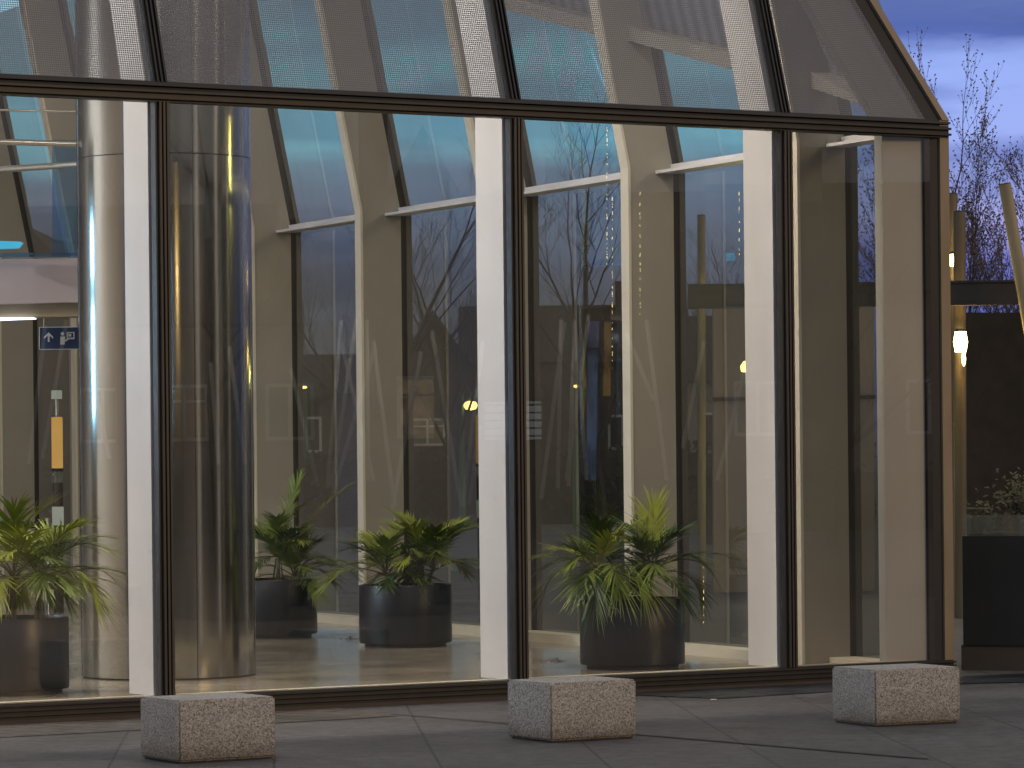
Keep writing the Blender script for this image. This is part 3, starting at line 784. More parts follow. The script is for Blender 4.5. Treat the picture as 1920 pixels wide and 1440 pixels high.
# ------------------------------------------------------------------ trees
def bare_tree(base, height, seed, label, spread=.35, trunk_r=None, levels=5, upright=.55, budsize=0.0, group='bare winter trees', lean_=(0, 0)):
    rnd = random.Random(seed)
    t = thing('bare_tree', label, 'tree', tuple(base), 0, group)
    tb = MB(); cb = MB()
    tr_ = trunk_r or height * .016
    buds = []
    def grow(p, d, ln, r, lv):
        n = 4 if lv < 2 else 3
        mbx = tb if lv < 2 else cb
        q = p
        for i in range(n):
            d = (d + Vector((rnd.uniform(-.16, .16), rnd.uniform(-.16, .16), rnd.uniform(-.02, .12)))).normalized()
            q2 = q + d * (ln / n)
            ra = r * (1 - .55 * i / n); rb = r * (1 - .55 * (i + 1) / n)
            mbx.tube(q, q2, ra, rb, 6 if lv < 2 else 3, False)
            q = q2
            if lv < levels and (i > 0 or lv > 0):
                kids = (2 if rnd.random() < .14 else 1) if lv > 0 else (2 if i > 0 else 1)
                for _ in range(kids):
                    if rnd.random() < .86:
                        az = rnd.uniform(0, 6.283)
                        sd = Vector((math.cos(az), math.sin(az), 0))
                        nd = (d * upright + sd * spread * rnd.uniform(.7, 1.5) + Vector((0, 0, .25 * upright))).normalized()
                        grow(q, nd, ln * rnd.uniform(.42, .66), max(rb * .58, .0028), lv + 1)
            if lv >= levels - 1 and budsize and rnd.random() < .5: buds.append(q)
        if lv < levels:
            grow(q, d, ln * .62, max(r * .45, .0028), lv + 1)
        elif budsize: buds.append(q)
    grow(Vector((0, 0, 0)), Vector((lean_[0], lean_[1], 1)).normalized(), height * .48, tr_, 0)
    for b in buds:
        a_ = Vector((rnd.uniform(-1, 1), rnd.uniform(-1, 1), rnd.uniform(-1, 1))).normalized() * budsize
        c = a_.orthogonal().normalized() * budsize * .5
        cb.face([b - a_, b + c, b + a_, b - c])
    tb.build('trunk', M['bark'], t); cb.build('crown', M['twig'], t)
    return t
def gp(px, Y): q = at(px, 900, Y); return Vector((q.x, Y, -.01))
bare_tree(gp(1135, 66), 7.6, 21, 'bare spreading tree beyond the side glass, between third and fourth side fins', .45, .13)
bare_tree(gp(668, 70), 7.6, 22, 'bare tree beyond the side glass behind the middle palm', .35, .12)
bare_tree(gp(840, 74), 7.0, 23, 'bare low tree beyond the side glass, left of the second front fin', .5, .10)
bare_tree(gp(1330, 72), 6.0, 24, 'bare tree beyond the side glass near the yellow lit pole', .4, .10)
bare_tree(gp(1845, 58), 7.0, 31, 'tallest bare tree with budding twigs outside at the right edge', .30, .10, 5, .62, .028)
bare_tree(gp(1915, 56), 7.6, 37, 'bare budding tree cut off by the right edge', .32, .11, 5, .62, .028)
bare_tree(gp(1800, 60), 6.0, 33, 'slender bare budding tree right beside the glass corner', .28, .07, 5, .62, .026)

# ------------------------------------------------------------------ exterior right: poles, beam, lamps, planter, hedge
def leaning_pole(x0, y0, x1, y1, Y, r, label, m='pole', group='tall leaning poles outside'):
    a_, b_ = at(x0, y0, Y), at(x1, y1, Y)
    d = (a_ - b_).normalized()
    b_ = b_ + d * ((0 - b_.z) / d.z) if d.z else b_
    t = thing('leaning_pole', label, 'pole', tuple(b_), 0, group)
    mb = MB(); mb.tube(Vector((0, 0, 0)), a_ - b_, r * 1.02, r, 20); mb.build('shaft', M[m], t, smooth=True)
    mb = MB(); mb.tube((a_ - b_), (a_ - b_) + d * .012, r * .98, r * .92, 20); mb.build('end_cap', M['brown'], t, smooth=True)
    return t
Yo = 38.0
leaning_pole(1799, 398, 1801, 1000, Yo, .062, 'upright pole carrying the orange lamp right beside the glass corner', 'pole_dark')
leaning_pole(1786, 364, 1784, 800, Yo + .8, .05, 'darker upright pole half hidden behind the glass corner edge', 'pole_dark')
leaning_pole(1884, 346, 1917, 540, Yo - 1, .062, 'pole leaning to the left at the right edge, one side lit yellow')
leaning_pole(1315, 405, 1316, 1000, Yo + .3, .042, 'upright pole lit yellow green, seen through the side glass')
# beam
t = thing('pergola_beam', 'dark horizontal beam crossing the poles outside at the right', 'beam', tuple(at(1860, 548, Yo - .5)))
mb = MB(); a_ = at(1290, 556, Yo - .35); b_ = at(2060, 546, Yo - .75)
hh = .10
def hb(mb, a_, b_, hh, dp):
    mb.hexa([a_ + Vector((0, 0, -hh)), b_ + Vector((0, 0, -hh)), b_ + Vector((0, dp, -hh)), a_ + Vector((0, dp, -hh))], [a_ + Vector((0, 0, hh)), b_ + Vector((0, 0, hh)), b_ + Vector((0, dp, hh)), a_ + Vector((0, dp, hh))])
hb(mb, a_, b_, hh, .12); wpart(mb, 'web', M['beam'], t)
mb = MB(); hb(mb, a_ + Vector((0, -.02, hh + .012)), b_ + Vector((0, -.02, hh + .012)), .011, .16); hb(mb, a_ + Vector((0, -.02, -hh - .012)), b_ + Vector((0, -.02, -hh - .012)), .011, .16)
wpart(mb, 'flange', M['beam'], t)
# lamps
def pole_lamp(x, y, Y, hpx, label, energy):
    c = at(x, y, Y)
    t = thing('pole_lamp', label, 'lamp', tuple(c), 0, 'orange lamps on the poles')
    h = hpx / FPX * Y
    mb = MB(); mb.lathe([(0, -h / 2), (.055, -h / 2), (.072, 0), (.055, h / 2), (0, h / 2)], 20); mb.build('bulb', M['warm_lamp'], t, smooth=True)
    mb = MB(); mb.lathe([(0, h / 2), (.07, h / 2), (.05, h / 2 + .03), (0, h / 2 + .035)], 20); mb.build('cap', M['black'], t, smooth=True)
    lamp('pole_lamp_light', 'POINT', (c.x + .02, c.y - .30, c.z), energy, (1, .58, .16), .03)
pole_lamp(1801, 641, Yo - .25, 38, 'bright orange lamp on the pole right beside the glass corner', 20)
pole_lamp(1791, 488, Yo + .55, 22, 'smaller orange lamp above the bright one, beside the glass corner', 10)
mb = MB(); c = at(1807, 672, Yo - .2); mb.lathe([(0, -.08), (.016, -.05), (.02, 0), (.012, .07), (0, .08)], 14, c.x, c.y); 
for i, v in enumerate(mb.v): mb.v[i] = (v[0], v[1], v[2] + c.z)
tag(mb.build('reflection_strip', M['warm_lamp'], smooth=True), 'small glowing strip painting the reflection just below the bright orange lamp', 'lamp')  # glowing strip put in for the orange lamp's reflection
# lamp that throws yellow on the poles seen through the side glass
c = at(1338, 690, Yo - .4); 
lamp('pole_wash_light', 'POINT', (c.x + .3, c.y - .6, c.z), 42, (1, .85, .22), .03)
mb = MB(); mb.lathe([(0, -.06), (.05, -.05), (.06, .0), (.03, .05), (0, .06)], 16)
o = mb.build('wash_lamp', M['lamp_soft'], smooth=True); o.location = (c.x + .3, c.y - .45, c.z); tag(o, 'small yellow lamp by the yellow green pole, behind the third front fin', 'lamp')

# black planter with brown base and a strip of glass on top
A = V2(3.46, 28.75); Bq = V2(6.2, 27.6)
pd = (Bq - A).normalized(); pnn = V2(-pd.y, pd.x)
t = thing('planter_box', 'long black planter on a brown base at the right, beside the glass corner', 'planter', (A.x, A.y, 0))
def lbox(mb, a0, a1, o0, o1, z0, z1):
    f = lambda a_, o, z: (A + pd * a_ + pnn * o - A).to_3d() + Vector((0, 0, z))
    mb.hexa([f(a0, o0, z0), f(a1, o0, z0), f(a1, o1, z0), f(a0, o1, z0)], [f(a0, o0, z1), f(a1, o0, z1), f(a1, o1, z1), f(a0, o1, z1)])
mb = MB(); lbox(mb, 0, 3, 0, .9, .19, 1.03); mb.build('trough', M['panel_black'], t)
mb = MB(); lbox(mb, -.02, 3, .012, .88, -.004, .19); mb.build('plinth', M['brown'], t)
mb = MB(); lbox(mb, 0, 3, .05, .058, 1.03, 1.19); mb.build('glass_strip', M['glass_clear'], t)
mb = MB(); lbox(mb, .02, 2.98, .06, .86, 1.03, 1.05); mb.build('soil', M['soil'], t)
mb = MB(); lbox(mb, 0, .2, .1, .12, 1.235, 1.25); mb.build('lit_handrail', M['steel_thin'], t)

def leafy(base, rx, ry, h, n, seed, label, size=.035, name='leafy_shrub', m='leaf_bush', group=None, twigs=14):
    rnd = random.Random(seed)
    t = thing(name, label, 'shrub', tuple(base), 0, group)
    mb = MB(); sb = MB()
    clumps = []
    for i in range(twigs):
        a_ = rnd.uniform(0, 6.28); rr = math.sqrt(rnd.random())
        tip = Vector((rx * rr * math.cos(a_), ry * rr * math.sin(a_), h * rnd.uniform(.45, 1.0)))
        sb.tube((tip.x * .25, tip.y * .25, 0), tip, .009, .003, 5, False); clumps.append(tip)
    for i in range(n):
        c = rnd.choice(clumps); f = rnd.uniform(.35, 1.05)
        p = Vector((c.x * (.25 + .75 * f), c.y * (.25 + .75 * f), c.z * f)) + Vector((rnd.gauss(0, .06), rnd.gauss(0, .06), rnd.gauss(0, .06)))
        p.z = max(p.z, .01)
        a_ = Vector((rnd.uniform(-1, 1), rnd.uniform(-1, 1), rnd.uniform(-.6, 1))).normalized()
        b = a_.orthogonal().normalized(); s = size * rnd.uniform(.6, 1.4)
        mb.face([p - a_ * s, p + b * s * .45, p + a_ * s, p - b * s * .45])
    mb.build('foliage', M[m], t); sb.build('stems', M['bark'], t); return t
for i, (a_, lab) in enumerate(((.35, 'small shrub growing from the black planter next to the glass corner'), (1.0, 'shrub in the black planter at the right edge'))):
    q = A + pd * a_ + pnn * .45
    leafy((q.x, q.y, 1.05), .36, .3, .42, 900, 40 + i, lab, .022, group='shrubs in the black planter')
q = A + pd * .8 + pnn * 2.2
leafy((q.x + .2, q.y, -.0), .7, .5, 2.3, 1500, 60, 'taller dark shrub behind the black planter', .03, twigs=30)
# dark screen wall beyond
mb = MB(); a_ = at(1780, 586, 44); b_ = at(2150, 592, 43.5)
mb.hexa([(a_.x, 44, -.01), (b_.x + 4, 43.5, -.01), (b_.x + 4, 43.9, -.01), (a_.x, 44.4, -.01)], [(a_.x, 44, a_.z), (b_.x + 4, 43.5, b_.z), (b_.x + 4, 43.9, b_.z), (a_.x, 44.4, a_.z)])
M['dark_wall'] = surf('dark_wall', (.012, .010, .008), .85, 0, .4, 6)
tag(mb.build('screen_wall', M['dark_wall']), 'tall dark screen wall behind the poles at the right edge', 'wall')

# slab outside standing in for fins and interior mirrored in the side glass
Yw = 46.0
t = thing('reflection_slab', 'beige slab with a dark joint, standing in for fins mirrored in the side glass at right', 'wall', tuple(at(1400, 1090, Yw)))
mb = MB(); pix_slab(mb, [(1338, 1115), (1640, 1110), (1640, 575), (1338, 578)], Yw, .3); wpart(mb, 'reflection_face', M['reflection_slab'], t)
mb = MB(); pix_slab(mb, [(1336, 752), (1642, 748), (1642, 741), (1336, 745)], Yw - .03, .02); wpart(mb, 'joint', M['granite_dark'], t)
lamp('slab_wash_light', 'POINT', tuple(at(1500, 880, Yw - 3)), 75, (1, .74, .5), .05)  # added light that brightens the stand-in slab

# ------------------------------------------------------------------ houses
def house(loc, rz, w, d, h, rh, label, wall='house_wall', wins=(), group=None, chim=True):
    """front is local -y; roof ridge along x when w>=d, else a gable to the front"""
    t = thing('house', label, 'house', tuple(loc), rz, group)
    mb = MB(); mb.box(-w / 2, w / 2, 0, d, 0, h)
    gab = d >= w
    if gab: 
        for y in (0, d): mb.face([(-w / 2, y, h), (w / 2, y, h), (0, y, h + rh)])
    else:
        for x in (-w / 2, w / 2): mb.face([(x, 0, h), (x, d, h), (x, d / 2, h + rh)])
    mb.build('wall', M[wall], t)
    mb = MB(); o = .35; th = .12
    if gab:
        for sx in (-1, 1):
            e = Vector((sx * (w / 2 + o), 0, h - o * rh / (w / 2))); r_ = Vector((0, 0, h + rh))
            pts = [Vector((e.x, -o, e.z)), Vector((r_.x, -o, r_.z)), Vector((r_.x, d + o, r_.z)), Vector((e.x, d + o, e.z))]
            mb.hexa([p + Vector((0, 0, .01)) for p in pts], [p + Vector((0, 0, th)) for p in pts])
    else:
        for y0, y1 in ((-o, d / 2), (d + o, d / 2)):
            z0 = h - o * rh / (d / 2)
            pts = [Vector((-w / 2 - o, y0, z0)), Vector((w / 2 + o, y0, z0)), Vector((w / 2 + o, y1, h + rh)), Vector((-w / 2 - o, y1, h + rh))]
            mb.hexa([p + Vector((0, 0, .01)) for p in pts], [p + Vector((0, 0, th)) for p in pts])
    rf = mb.build('roof', M['roof'], t)
    if chim:
        mb = MB(); mb.box(w * .2, w * .2 + .7, d * .4, d * .4 + .9, h + rh * .3, h + rh + 1.0); mb.build('chimney', M[wall], rf)
    for (x, z, ww, wh, m) in wins:
        mb = MB()
        fw = .09
        for (x0, x1, z0, z1) in ((x, x + ww, z, z + fw), (x, x + ww, z + wh - fw, z + wh), (x, x + fw, z + fw, z + wh - fw), (x + ww - fw, x + ww, z + fw, z + wh - fw), (x + ww / 2 - fw / 2, x + ww / 2 + fw / 2, z + fw, z + wh - fw)):
            mb.box(x0, x1, -.07, -.003, z0, z1)
        if m == 'window_bright':
            for q in range(1, 6): mb.box(x + fw, x + ww - fw, -.06, -.01, z + wh * q / 6 - .02, z + wh * q / 6 + .02)
        elif m != 'dark_glass': mb.box(x + fw, x + ww - fw, -.06, -.01, z + wh * .68, z + wh * .68 + .06)
        f = mb.build('window', M['black' if m == 'window_bright' else 'frame_white'], t)
        mb = MB(); mb.face([(x + .02, -.02, z + .02), (x + ww - .02, -.02, z + .02), (x + ww - .02, -.02, z + wh - .02), (x + .02, -.02, z + wh - .02)]); mb.build('pane', M[m], f)
    return t
def hx(px, Y): return (px - 960) / FPX * Y
YH = 135
house((hx(640, YH), YH, 0), 0, 5.2, 4.9, 4.2, 1.3, 'dark house with lit ground floor window beyond the side glass, behind the middle palm', 'house_wall', [(.6, 2.0, 1.3, 1.3, 'window_dim'), (-2.0, 2.0, 1.3, 1.3, 'dark_glass')])
house((hx(815, YH), YH, 0), 0, 3.6, 7, 4.4, 2.6, 'narrow gabled brick house with a lit window beyond the side glass', 'house_wall', [(-.9, 2.2, 1.3, 1.0, 'window_dim')], None, False)
house((hx(1080, YH + 4), YH + 4, 0), 0, 8, 6, 5.4, 2.0, 'long dark house beyond the side glass, behind the right palm', 'house_wall', [(-2.5, 2.0, 1.1, 1.3, 'dark_glass'), (1.2, 2.0, 1.1, 1.3, 'dark_glass')])
house((hx(480, YH), YH, 0), 0, 4.6, 6, 4.6, 2.0, 'dark house beyond the side glass, just right of the steel column', 'house_pale', [(.8, 1.8, 1.0, 1.2, 'dark_glass')])
house((hx(60, 120), 120, 0), 0, 7.5, 8, 5.0, 4.2, 'dark steep roofed house beyond the glass at the left edge', 'house_wall', [(-1.0, 2.0, 1.2, 1.3, 'dark_glass')])
house((hx(1400, YH), YH, 0), 0, 7.0, 6, 4.6, 2.2, 'pale house beyond the side glass near the corner', 'house_pale', [(-1.6, 2.0, 1.2, 1.3, 'dark_glass')])
# yellow lit post just right of the steel column
q = at(484, 640, 62); t = thing('lit_post', 'yellow glowing post with a lamp on top, right beside the steel column', 'lamp', (q.x, 62, 0))
M['glow_post'] = emit('glow_post', (1, .48, .06), 1.3, .3)
mb = MB(); mb.tube((0, 0, 0), (0, 0, at(484, 830, 62).z), .05, .05, 10); mb.build('pole', M['green_paint'], t, smooth=True)
mb = MB(); mb.tube((0, 0, at(484, 830, 62).z), (0, 0, at(484, 648, 62).z), .055, .055, 12); mb.build('glow_tube', M['glow_post'], t, smooth=True)
mb = MB(); zz = q.z; mb.hexa([(-.07, -.05, zz - .02), (.14, -.05, zz), (.14, .05, zz), (-.07, .05, zz - .02)], [(-.07, -.05, zz + .02), (.14, -.05, zz + .04), (.14, .05, zz + .04), (-.07, .05, zz + .02)]); mb.build('lamp_head', M['lamp_soft'], t)
# garden hedges in front of the houses
for (x0, x1, Y, h, lab) in ((380, 760, 95, 1.9, 'clipped dark hedge beyond the side glass, left part'), (760, 1180, 96, 2.0, 'clipped dark hedge beyond the side glass, middle part'), (1180, 1640, 94, 2.1, 'clipped dark hedge beyond the side glass, right part'), (-60, 330, 93, 2.0, 'clipped dark hedge beyond the glass at the left edge')):
    rnd = random.Random(x0); mb = MB(); xa, xb = hx(x0, Y), hx(x1, Y)
    mb.box(xa, xb, Y, Y + .8, -.01, h * .85)
    for i in range(1500):
        p = Vector((rnd.uniform(xa, xb), Y + rnd.uniform(-.15, .3), rnd.uniform(.1, h)))
        a_ = Vector((rnd.uniform(-1, 1), rnd.uniform(-1, 1), rnd.uniform(-1, 1))).normalized() * .09; b = a_.orthogonal() * .6
        mb.face([p - a_, p + b, p + a_, p - b])
    tag(mb.build('hedge', M['hedge']), lab, 'hedge', 'clipped hedges beyond the glass')

def street_lamp(px, pytop, Y, headpx, label, r=1.0):
    q = at(px, pytop, Y)
    t = thing('street_lamp', label, 'street lamp', (q.x, Y, 0), 0, 'street lamps')
    mb = MB(); mb.tube((0, 0, 0), (0, 0, q.z), .09, .05, 12); mb.build('pole', M['green_paint'], t, smooth=True)
    zz = at(px, headpx[1], Y).z; dx = (headpx[0] - px) / FPX * Y
    mb = MB(); mb.tube((0, 0, zz + .08), (dx, 0, zz + .14), .03, .025, 8); mb.tube((0, 0, q.z), (-dx * 1.2, 0, q.z + .04), .025, .02, 8); mb.build('arm', M['green_paint'], t, smooth=True)
    mb = MB(); mb.lathe([(0, -.12 * r), (.13 * r, -.09 * r), (.17 * r, 0), (.12 * r, .08 * r), (0, .1 * r)], 16)
    for i, v in enumerate(mb.v): mb.v[i] = (v[0] + dx, v[1], v[2] + zz)
    mb.build('lamp_head', M['lamp_soft'], t, smooth=True)
street_lamp(865, 737, 88, (882, 760), 'green street lamp with a glowing yellow head, beyond the side glass')
street_lamp(1078, 730, 90, (1080, 724), 'street lamp with a tiny bright head left of the right palm', .35)
street_lamp(572, 722, 110, (571, 726), 'far street lamp with an orange head between the first side fins', .45)

# ------------------------------------------------------------------ things behind the viewer that the front glass mirrors
def mirror(p):
    q = V2(p.x, p.y) - P0; k = q.dot(NIN)
    r_ = V2(p.x, p.y) - NIN * (2 * k); return Vector((r_.x, r_.y, p.z))
def vm(px, Y): q = at(px, 900, Y); m = mirror(q); return Vector((m.x, m.y, 0))
RM = R(243.4)
M['asphalt'] = surf('asphalt', (.030, .030, .032), .9, 0, .3, 3, bump=.3, bscale=40)
def PO(s_, o): q = P(s_, -o); return (q.x, q.y, .002)
g = MB(); g.face([PO(8, 12.5), PO(120, 12.5), PO(120, 44), PO(8, 44)]); struct(g.build('road', M['asphalt']))
for (s0, s1, lab) in ((30, 62, 'low dark hedge along the road, mirrored in the glass'), (64, 100, 'second low dark hedge along the road, mirrored in the glass')):
    rnd = random.Random(s0); mb = MB(); pts = [PO(s0, 45), PO(s1, 45), PO(s1, 46), PO(s0, 46)]
    mb.hexa([(p[0], p[1], 0) for p in pts], [(p[0], p[1], 1.3) for p in pts])
    for i in range(700):
        q = P(rnd.uniform(s0, s1), -45 + rnd.uniform(-.1, .2)); p = Vector((q.x, q.y, rnd.uniform(.1, 1.5)))
        a_ = Vector((rnd.uniform(-1, 1), rnd.uniform(-1, 1), rnd.uniform(-1, 1))).normalized() * .10; b = a_.orthogonal() * .6
        mb.face([p - a_, p + b, p + a_, p - b])
    tag(mb.build('hedge', M['hedge']), lab, 'hedge', 'hedges along the road')
house(vm(560, 92), RM, 9, 8, 5.2, 2.6, 'terraced house with white framed windows across the street, mirrored in the glass', 'house_pale', [(-3.2, 2.2, 1.2, 1.4, 'window_lit'), (-.4, 2.2, 1.2, 1.4, 'dark_glass'), (2.2, 2.2, 1.2, 1.4, 'window_dim')], 'houses across the street')
house(vm(800, 90), RM, 5.0, 9, 5.0, 4.6, 'gabled house across the street, mirrored in the glass', 'house_wall', [(-1.3, 2.2, 2.0, 1.5, 'window_lit')], 'houses across the street')
house(vm(1230, 95), RM, 10, 8, 6.0, 2.6, 'long house across the street, mirrored in the glass', 'house_wall', [(-3.2, 2.2, 1.2, 1.4, 'dark_glass'), (2.4, 2.4, .9, 1.6, 'window_cool')], 'houses across the street')
house(vm(1700, 95), RM, 9, 8, 6.0, 2.8, 'wide house across the street, mirrored in the glass', 'house_pale', [(-1.2, 2.2, 1.2, 1.4, 'dark_glass')], 'houses across the street')
house(vm(150, 95), RM, 9, 8, 5.6, 2.8, 'end house across the street, mirrored in the glass', 'house_wall', [(-1.2, 2.2, 1.2, 1.4, 'dark_glass')], 'houses across the street')
house(vm(955, 80), RM, 3.2, 6, 4.4, 1.6, 'small house with a bright grid window across the street, mirrored on the second mullion', 'house_wall', [(-.8, 2.0, 1.4, 1.0, 'window_bright')], 'houses across the street')
for i, x in enumerate((-62, -44, -26, -8, 10, 28)):
    house((x, -46 - 3 * (i % 2), 0), R(180), 17, 12, 8.5 + 1.5 * (i % 3), 4, ('long pale house on the near side of the street, behind the viewer', 'long brick house on the near side of the street, behind the viewer')[i % 2], ('house_pale', 'house_wall')[i % 2], [(-5, 2, 1.3, 1.5, 'dark_glass'), (-1, 2, 1.3, 1.5, 'window_lit' if i == 2 else 'dark_glass'), (4, 2, 1.3, 1.5, 'dark_glass')], 'houses behind the viewer')
for (px, Y, h, sd) in ((418, 52, 7.2, 51), (660, 66, 8.0, 52), (1100, 70, 8.0, 54), (1560, 70, 7.5, 55)):
    bare_tree(vm(px, Y), h, sd, 'bare street tree across the plaza, mirrored in the glass', .45, .13, 5, .5, 0, 'street trees across the plaza')
# pole bundles on the plaza, mirrored in the glass
def bundle(px, Y, specs, label):
    o = vm(px, Y)
    t = thing('pole_bundle', label, 'pole sculpture', tuple(o), 0, 'bundles of leaning poles on the plaza')
    for (xb, yb, xt, yt) in specs:
        a_, b_ = mirror(at(xb, yb, Y + random.uniform(-.4, .4))) - o, mirror(at(xt, yt, Y + random.uniform(-.4, .4))) - o
        mb = MB(); mb.tube(a_, b_, .026, .026, 10); mb.build('pole', M['bundle'], t, smooth=True)
M['bundle'] = surf('pale_pole', (.62, .58, .52), .5, 0, .1)
YB = 46
bundle(640, YB, [(614, 915, 640, 600), (622, 912, 668, 598), (596, 912, 545, 690), (625, 925, 700, 660), (700, 900, 640, 640), (690, 900, 688, 600)], 'bundle of pale leaning poles, mirrored beside the second side fin')
bundle(770, YB, [(735, 955, 790, 660), (740, 950, 700, 640), (865, 950, 810, 620), (868, 950, 905, 640), (880, 945, 900, 800)], 'bundle of pale leaning poles, mirrored left of the second front fin')
bundle(1060, YB, [(1046, 915, 1052, 600), (1066, 912, 1078, 605), (1015, 935, 1058, 605), (1100, 900, 1078, 600), (1062, 900, 1104, 590)], 'bundle of pale leaning poles, mirrored above the right palm')
bundle(1240, YB, [(1225, 750, 1175, 625), (1250, 900, 1212, 600), (1280, 840, 1320, 640), (1345, 900, 1400, 680)], 'bundle of pale leaning poles, mirrored beside the fourth side fin')
bundle(90, YB, [(55, 870, 85, 610), (80, 860, 125, 600), (205, 860, 160, 640), (410, 870, 395, 680), (460, 870, 430, 650)], 'bundle of pale leaning poles, mirrored over the steel column')
for px in (560, 830, 1150, 250):
    q = mirror(at(px, 1050, YB - 3)); lamp('plaza_uplight', 'SPOT', (q.x, q.y, .26), 260, (1, .88, .74), .03, rot=(R(180), 0, 0), spot_size=R(120), spot_blend=.4)
    mb = MB(); mb.lathe([(0, 0), (.11, 0), (.11, .2), (.09, .24), (0, .24)], 16, q.x, q.y); tag(mb.build('ground_uplight', M['black'], smooth=True), 'ground uplight beside the pole bundles on the plaza', 'uplight', 'plaza uplights')

def plaza_lamp(x, y, h, energy, colr, label):
    t = thing('street_lamp', label, 'street lamp', (x, y, 0), 0, 'yellow street lamps round the plaza')
    mb = MB(); mb.tube((0, 0, 0), (0, 0, h), .09, .05, 12); mb.build('pole', M['green_paint'], t, smooth=True)
    mb = MB(); mb.lathe([(0, h + .34), (.2, h + .3), (.24, h + .16), (0, h + .2)], 20); mb.build('hood', M['black'], t, smooth=True)
    mb = MB(); mb.lathe([(0, h - .16), (.1, h - .12), (.15, h), (.1, h + .12), (0, h + .15)], 20); mb.build('lamp_head', M['lamp_soft'], t, smooth=True)
    lamp('street_lamp_light', 'POINT', (x, y, h - .3), energy, colr, .12)
plaza_lamp(22.0, 34.0, 6.3, 1100, (1, .80, .22), 'yellow street lamp beyond the right edge, beside the lobby')
plaza_lamp(13.5, -14.0, 5.6, 800, (1, .70, .30), 'yellow street lamp on the plaza behind the viewer')

# ------------------------------------------------------------------ sky, sun
w = bpy.data.worlds.new('World'); sc.world = w; w.use_nodes = True
nt = w.node_tree
for n in list(nt.nodes): nt.nodes.remove(n)
wo = N(nt, 'ShaderNodeOutputWorld'); bg = N(nt, 'ShaderNodeBackground')
SUN_EL, SUN_AZ = R(15), math.atan2(-.63, .78)     # low dusk light from behind on the right
sky = N(nt, 'ShaderNodeTexSky', sky_type='NISHITA'); sky.sun_disc = False; sky.sun_elevation = SUN_EL; sky.sun_rotation = R(90) - SUN_AZ
tc = N(nt, 'ShaderNodeTexCoord'); sx = N(nt, 'ShaderNodeSeparateXYZ'); L(nt, tc.outputs['Generated'], sx.inputs[0])
mp = N(nt, 'ShaderNodeMapping'); mp.inputs['Scale'].default_value = (9, 9, 46); L(nt, tc.outputs['Generated'], mp.inputs[0])
nz = N(nt, 'ShaderNodeTexNoise'); nz.inputs['Scale'].default_value = 1.0; nz.inputs['Detail'].default_value = 7; nz.inputs['Roughness'].default_value = .55
L(nt, mp.outputs[0], nz.inputs[0])
el = math_(nt, 'ADD', sx.outputs[2], math_(nt, 'MULTIPLY', math_(nt, 'SUBTRACT', nz.outputs[0], .5), .035))
grad = ramp(nt, el, [(0, (.09, .09, .18)), (.035, (.05, .09, .38)), (.05, (.17, .19, .58)), (.062, (.40, .40, .82)), (.074, (.38, .46, .92)), (.079, (.18, .23, .60)), (.086, (.36, .46, .96)), (.104, (.34, .46, .98)), (.114, (.08, .13, .44)), (.14, (.17, .23, .48)), (.3, (.27, .265, .28)), (1, (.25, .245, .24))])
nz2 = N(nt, 'ShaderNodeTexNoise'); nz2.inputs['Scale'].default_value = .55; nz2.inputs['Detail'].default_value = 8
mp2 = N(nt, 'ShaderNodeMapping'); mp2.inputs['Scale'].default_value = (22, 22, 95); mp2.inputs['Location'].default_value = (3, 1, 2); L(nt, tc.outputs['Generated'], mp2.inputs[0]); L(nt, mp2.outputs[0], nz2.inputs[0])
lft = ramp(nt, el, [(0, (.12, .115, .12)), (.036, (.17, .165, .20)), (.052, (.21, .23, .35)), (.066, (.27, .34, .56)), (.076, (.32, .46, .72)), (.085, (.44, 1.12, 1.45)), (.10, (.42, 1.08, 1.42)), (.135, (.43, .84, 1.16)), (.17, (.34, .40, .60)), (.3, (.27, .265, .28)), (1, (.25, .245, .24))])
sd_ = N(nt, 'ShaderNodeMapRange'); sd_.interpolation_type = 'SMOOTHSTEP'; sd_.inputs[1].default_value = .078; sd_.inputs[2].default_value = .097
L(nt, sx.outputs[0], sd_.inputs[0])
gm = N(nt, 'ShaderNodeMix', data_type='RGBA'); L(nt, sd_.outputs[0], gm.inputs[0]); L(nt, lft, gm.inputs[6]); L(nt, grad, gm.inputs[7]); grad = gm.outputs[2]
bck = ramp(nt, el, [(0, (.05, .05, .06)), (.05, (.08, .08, .10)), (.12, (.22, .225, .26)), (.3, (.46, .48, .55)), (1, (.42, .43, .47))])
bcl = ramp(nt, el, [(0, (.16, .16, .20)), (.05, (.32, .32, .40)), (.3, (.56, .57, .68)), (1, (.42, .43, .47))])
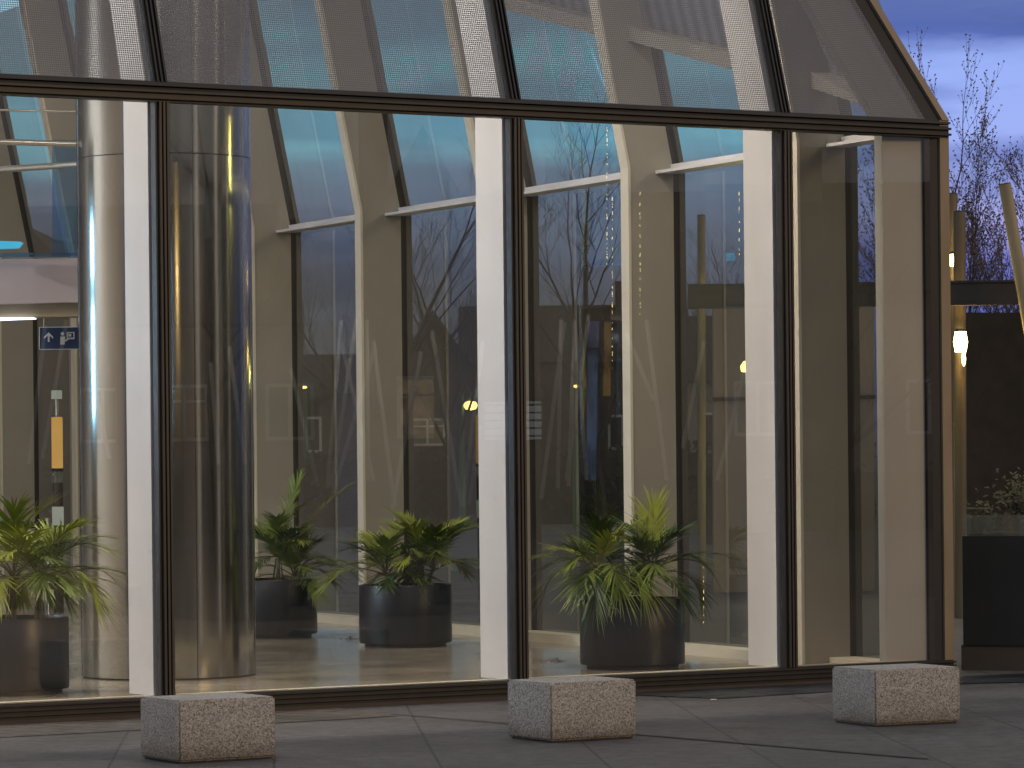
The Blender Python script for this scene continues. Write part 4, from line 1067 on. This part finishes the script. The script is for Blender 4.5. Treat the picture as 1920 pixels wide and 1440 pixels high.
sl_ = N(nt, 'ShaderNodeMapRange'); sl_.interpolation_type = 'SMOOTHSTEP'; sl_.inputs[1].default_value = -.05; sl_.inputs[2].default_value = -.5
L(nt, sx.outputs[0], sl_.inputs[0])
g3 = N(nt, 'ShaderNodeMix', data_type='RGBA'); L(nt, sl_.outputs[0], g3.inputs[0]); L(nt, bck, g3.inputs[6]); L(nt, bcl, g3.inputs[7]); bck = g3.outputs[2]
sb_ = N(nt, 'ShaderNodeMapRange'); sb_.interpolation_type = 'SMOOTHSTEP'; sb_.inputs[1].default_value = .2; sb_.inputs[2].default_value = .75
L(nt, sx.outputs[1], sb_.inputs[0])
g2 = N(nt, 'ShaderNodeMix', data_type='RGBA'); L(nt, sb_.outputs[0], g2.inputs[0]); L(nt, bck, g2.inputs[6]); L(nt, grad, g2.inputs[7]); grad = g2.outputs[2]
cl = ramp(nt, nz2.outputs[0], [(.36, (.52, .55, .66)), (.50, (1, 1, 1)), (.7, (1.0, 1.0, 1.0))])
mx = N(nt, 'ShaderNodeMix', data_type='RGBA', blend_type='MULTIPLY'); mx.inputs[0].default_value = .8; L(nt, grad, mx.inputs[6]); L(nt, cl, mx.inputs[7])
sm = N(nt, 'ShaderNodeMix', data_type='RGBA', blend_type='MULTIPLY'); sm.inputs[0].default_value = 1; L(nt, sky.outputs[0], sm.inputs[6]); sm.inputs[7].default_value = (.05, .05, .05, 1)
m3 = N(nt, 'ShaderNodeMix', data_type='RGBA', blend_type='MIX'); m3.inputs[0].default_value = .05; L(nt, mx.outputs[2], m3.inputs[6]); L(nt, sm.outputs[2], m3.inputs[7])
L(nt, m3.outputs[2], bg.inputs[0]); bg.inputs[1].default_value = 1.0
L(nt, bg.outputs[0], wo.inputs[0])
sd = bpy.data.lights.new('sun', 'SUN'); sd.energy = .64; sd.angle = R(10); sd.color = (1, .66, .34)
so = link(bpy.data.objects.new('sun', sd))
dirv = Vector((math.cos(SUN_EL) * math.cos(SUN_AZ), math.cos(SUN_EL) * math.sin(SUN_AZ), math.sin(SUN_EL)))
so.rotation_euler = dirv.to_track_quat('Z', 'Y').to_euler(); so.location = dirv * 50
